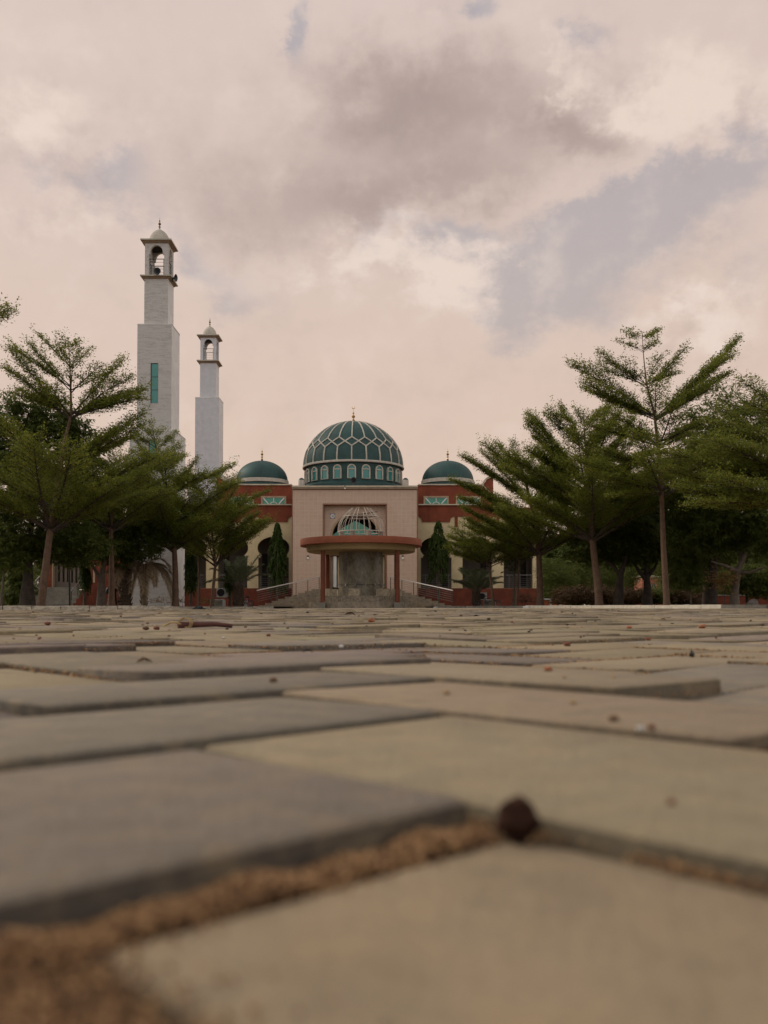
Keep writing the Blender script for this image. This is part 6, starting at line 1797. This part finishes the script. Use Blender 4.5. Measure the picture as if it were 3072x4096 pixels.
PP = P(455, 2426, 44.8); px_, py_ = PP.x, PP.y
man = thing('person', 'person in dark blue shirt and dark trousers half hidden behind a brown trunk', 'person', (px_, py_, .055))
Z = lambda h: .055 + h
q = lambda x, y, h: (px_ + x, py_ + y, Z(h))
skinm = plain('dark_skin', (.055, .03, .02), .55, .08, 12)
shirt = plain('dark_blue_cloth', (.035, .042, .075), .85, .12, 14)
trous = plain('dark_trousers', (.03, .028, .03), .85, .12, 14)
J = {'pelvis': (q(0, 0, .93), .13, .11), 'waist': (q(0, 0, 1.08), .125, .095), 'chest': (q(0, 0, 1.28), .155, .105), 'neckb': (q(0, 0, 1.43), .075, .07), 'neck': (q(-.005, 0, 1.50), .055, .055), 'headb': (q(-.015, 0, 1.57), .07, .078), 'head': (q(-.01, 0, 1.66), .078, .095), 'crown': (q(-.005, 0, 1.73), .06, .07)}
E = [('pelvis', 'waist'), ('waist', 'chest'), ('chest', 'neckb'), ('neckb', 'neck'), ('neck', 'headb'), ('headb', 'head'), ('head', 'crown')]
for s, sw_ in ((-1, .10), (1, -.08)):
    n_ = 'a' if s < 0 else 'b'
    J.update({'hip' + n_: (q(.0, .09 * s, .88), .09, .09), 'knee' + n_: (q(-.03 + sw_ * -.6, .095 * s, .48), .058, .06), 'ankle' + n_: (q(.02 - sw_, .095 * s, .09), .038, .042), 'toe' + n_: (q(-.14 - sw_, .10 * s, .035), .035, .03),
              'sho' + n_: (q(0, .17 * s, 1.39), .058, .058), 'elb' + n_: (q(.04 - sw_ * .3, .24 * s, 1.12), .042, .042), 'wri' + n_: (q(-.06 + sw_ * .3, .25 * s, .90), .028, .03), 'palm' + n_: (q(-.09 + sw_ * .3, .25 * s, .83), .035, .022)})
    E += [('pelvis', 'hip' + n_), ('hip' + n_, 'knee' + n_), ('knee' + n_, 'ankle' + n_), ('ankle' + n_, 'toe' + n_), ('chest', 'sho' + n_), ('sho' + n_, 'elb' + n_), ('elb' + n_, 'wri' + n_), ('wri' + n_, 'palm' + n_)]
    for f_i, (dx_, ln_) in enumerate(((-.030, .065), (-.010, .078), (.010, .072), (.028, .058))):
        pw = J['palm' + n_][0]
        J['f%d' % f_i + n_] = ((pw[0] + dx_, pw[1], pw[2] - ln_ * .6), .009, .009); J['g%d' % f_i + n_] = ((pw[0] + dx_ + .01, pw[1] - s * .02, pw[2] - ln_), .008, .008)
        E += [('palm' + n_, 'f%d' % f_i + n_), ('f%d' % f_i + n_, 'g%d' % f_i + n_)]
    pw = J['wri' + n_][0]; J['th' + n_] = ((pw[0] - .055, pw[1] - s * .01, pw[2] - .06), .010, .010); E.append(('palm' + n_, 'th' + n_))
skin('body', J, E, skinm, man)
grow = lambda k, f: (J[k][0], J[k][1] + f, J[k][2] + f)
sj = {k: grow(k, .014) for k in ('waist', 'chest', 'neckb', 'shoa', 'elba', 'shob', 'elbb')}; sj['hem'] = (q(0, 0, .84), .16, .135)
skin('shirt', sj, [('waist', 'chest'), ('chest', 'neckb'), ('waist', 'hem'), ('chest', 'shoa'), ('shoa', 'elba'), ('chest', 'shob'), ('shob', 'elbb')], shirt, man)
tj = {k: grow(k, .016) for k in ('pelvis', 'hipa', 'kneea', 'anklea', 'hipb', 'kneeb', 'ankleb')}
skin('trousers', tj, [('pelvis', 'hipa'), ('hipa', 'kneea'), ('kneea', 'anklea'), ('pelvis', 'hipb'), ('hipb', 'kneeb'), ('kneeb', 'ankleb')], trous, man)
hd = J['head'][0]
b = MB(); b.lathe([(.088, hd[2] + .0), (.094, hd[2] + .05), (.075, hd[2] + .11), (.03, hd[2] + .135), (.005, hd[2] + .138)], hd[0] + .012, hd[1], 16); b.build('hair', M['black'], man, smooth=True)
b = MB()
for s in (-1, 1): b.lathe([(.005, hd[2] - .022), (.011, hd[2] - .014), (.005, hd[2] - .006)], hd[0] - .078, hd[1] + s * .032, 8)
b.build('eye', M['offwhite'], man)
b = MB(); b.tube([(hd[0] - .075, hd[1], hd[2] - .005), (hd[0] - .105, hd[1], hd[2] - .045), (hd[0] - .085, hd[1], hd[2] - .055)], [.008, .014, .010], 6); b.build('nose', skinm, man, smooth=True)
b = MB(); b.tube([(hd[0] - .08, hd[1] - .025, hd[2] - .085), (hd[0] - .09, hd[1], hd[2] - .083), (hd[0] - .08, hd[1] + .025, hd[2] - .085)], .007, 6); b.build('mouth', plain('lips', (.06, .022, .018), .5, .05, 10), man)
for s in (-1, 1):
    b = MB(); b.tube([(hd[0] + .01, hd[1] + s * .092, hd[2] - .03), (hd[0] + .018, hd[1] + s * .102, hd[2]), (hd[0] + .008, hd[1] + s * .095, hd[2] + .02)], [.008, .014, .008], 6); b.build('ear', skinm, man, smooth=True)
c = P(434, 2360, 44.6)
bag = thing('bag', 'black cloth bag carried by the person behind the trunk', 'bag', (c.x, c.y, c.z))
b = MB(); b.lathe([(.05, c.z - .20), (.13, c.z - .19), (.15, c.z - .08), (.12, c.z + .05), (.06, c.z + .12), (.02, c.z + .14)], c.x, c.y, 14); b.build('bag_body', M['black'], bag, smooth=True)
b = MB(); b.tube([(c.x - .03, c.y, c.z + .12), (c.x + .02, c.y, c.z + .26), (c.x + .12, c.y, c.z + .30)], .012, 6); b.build('strap', M['black'], bag)
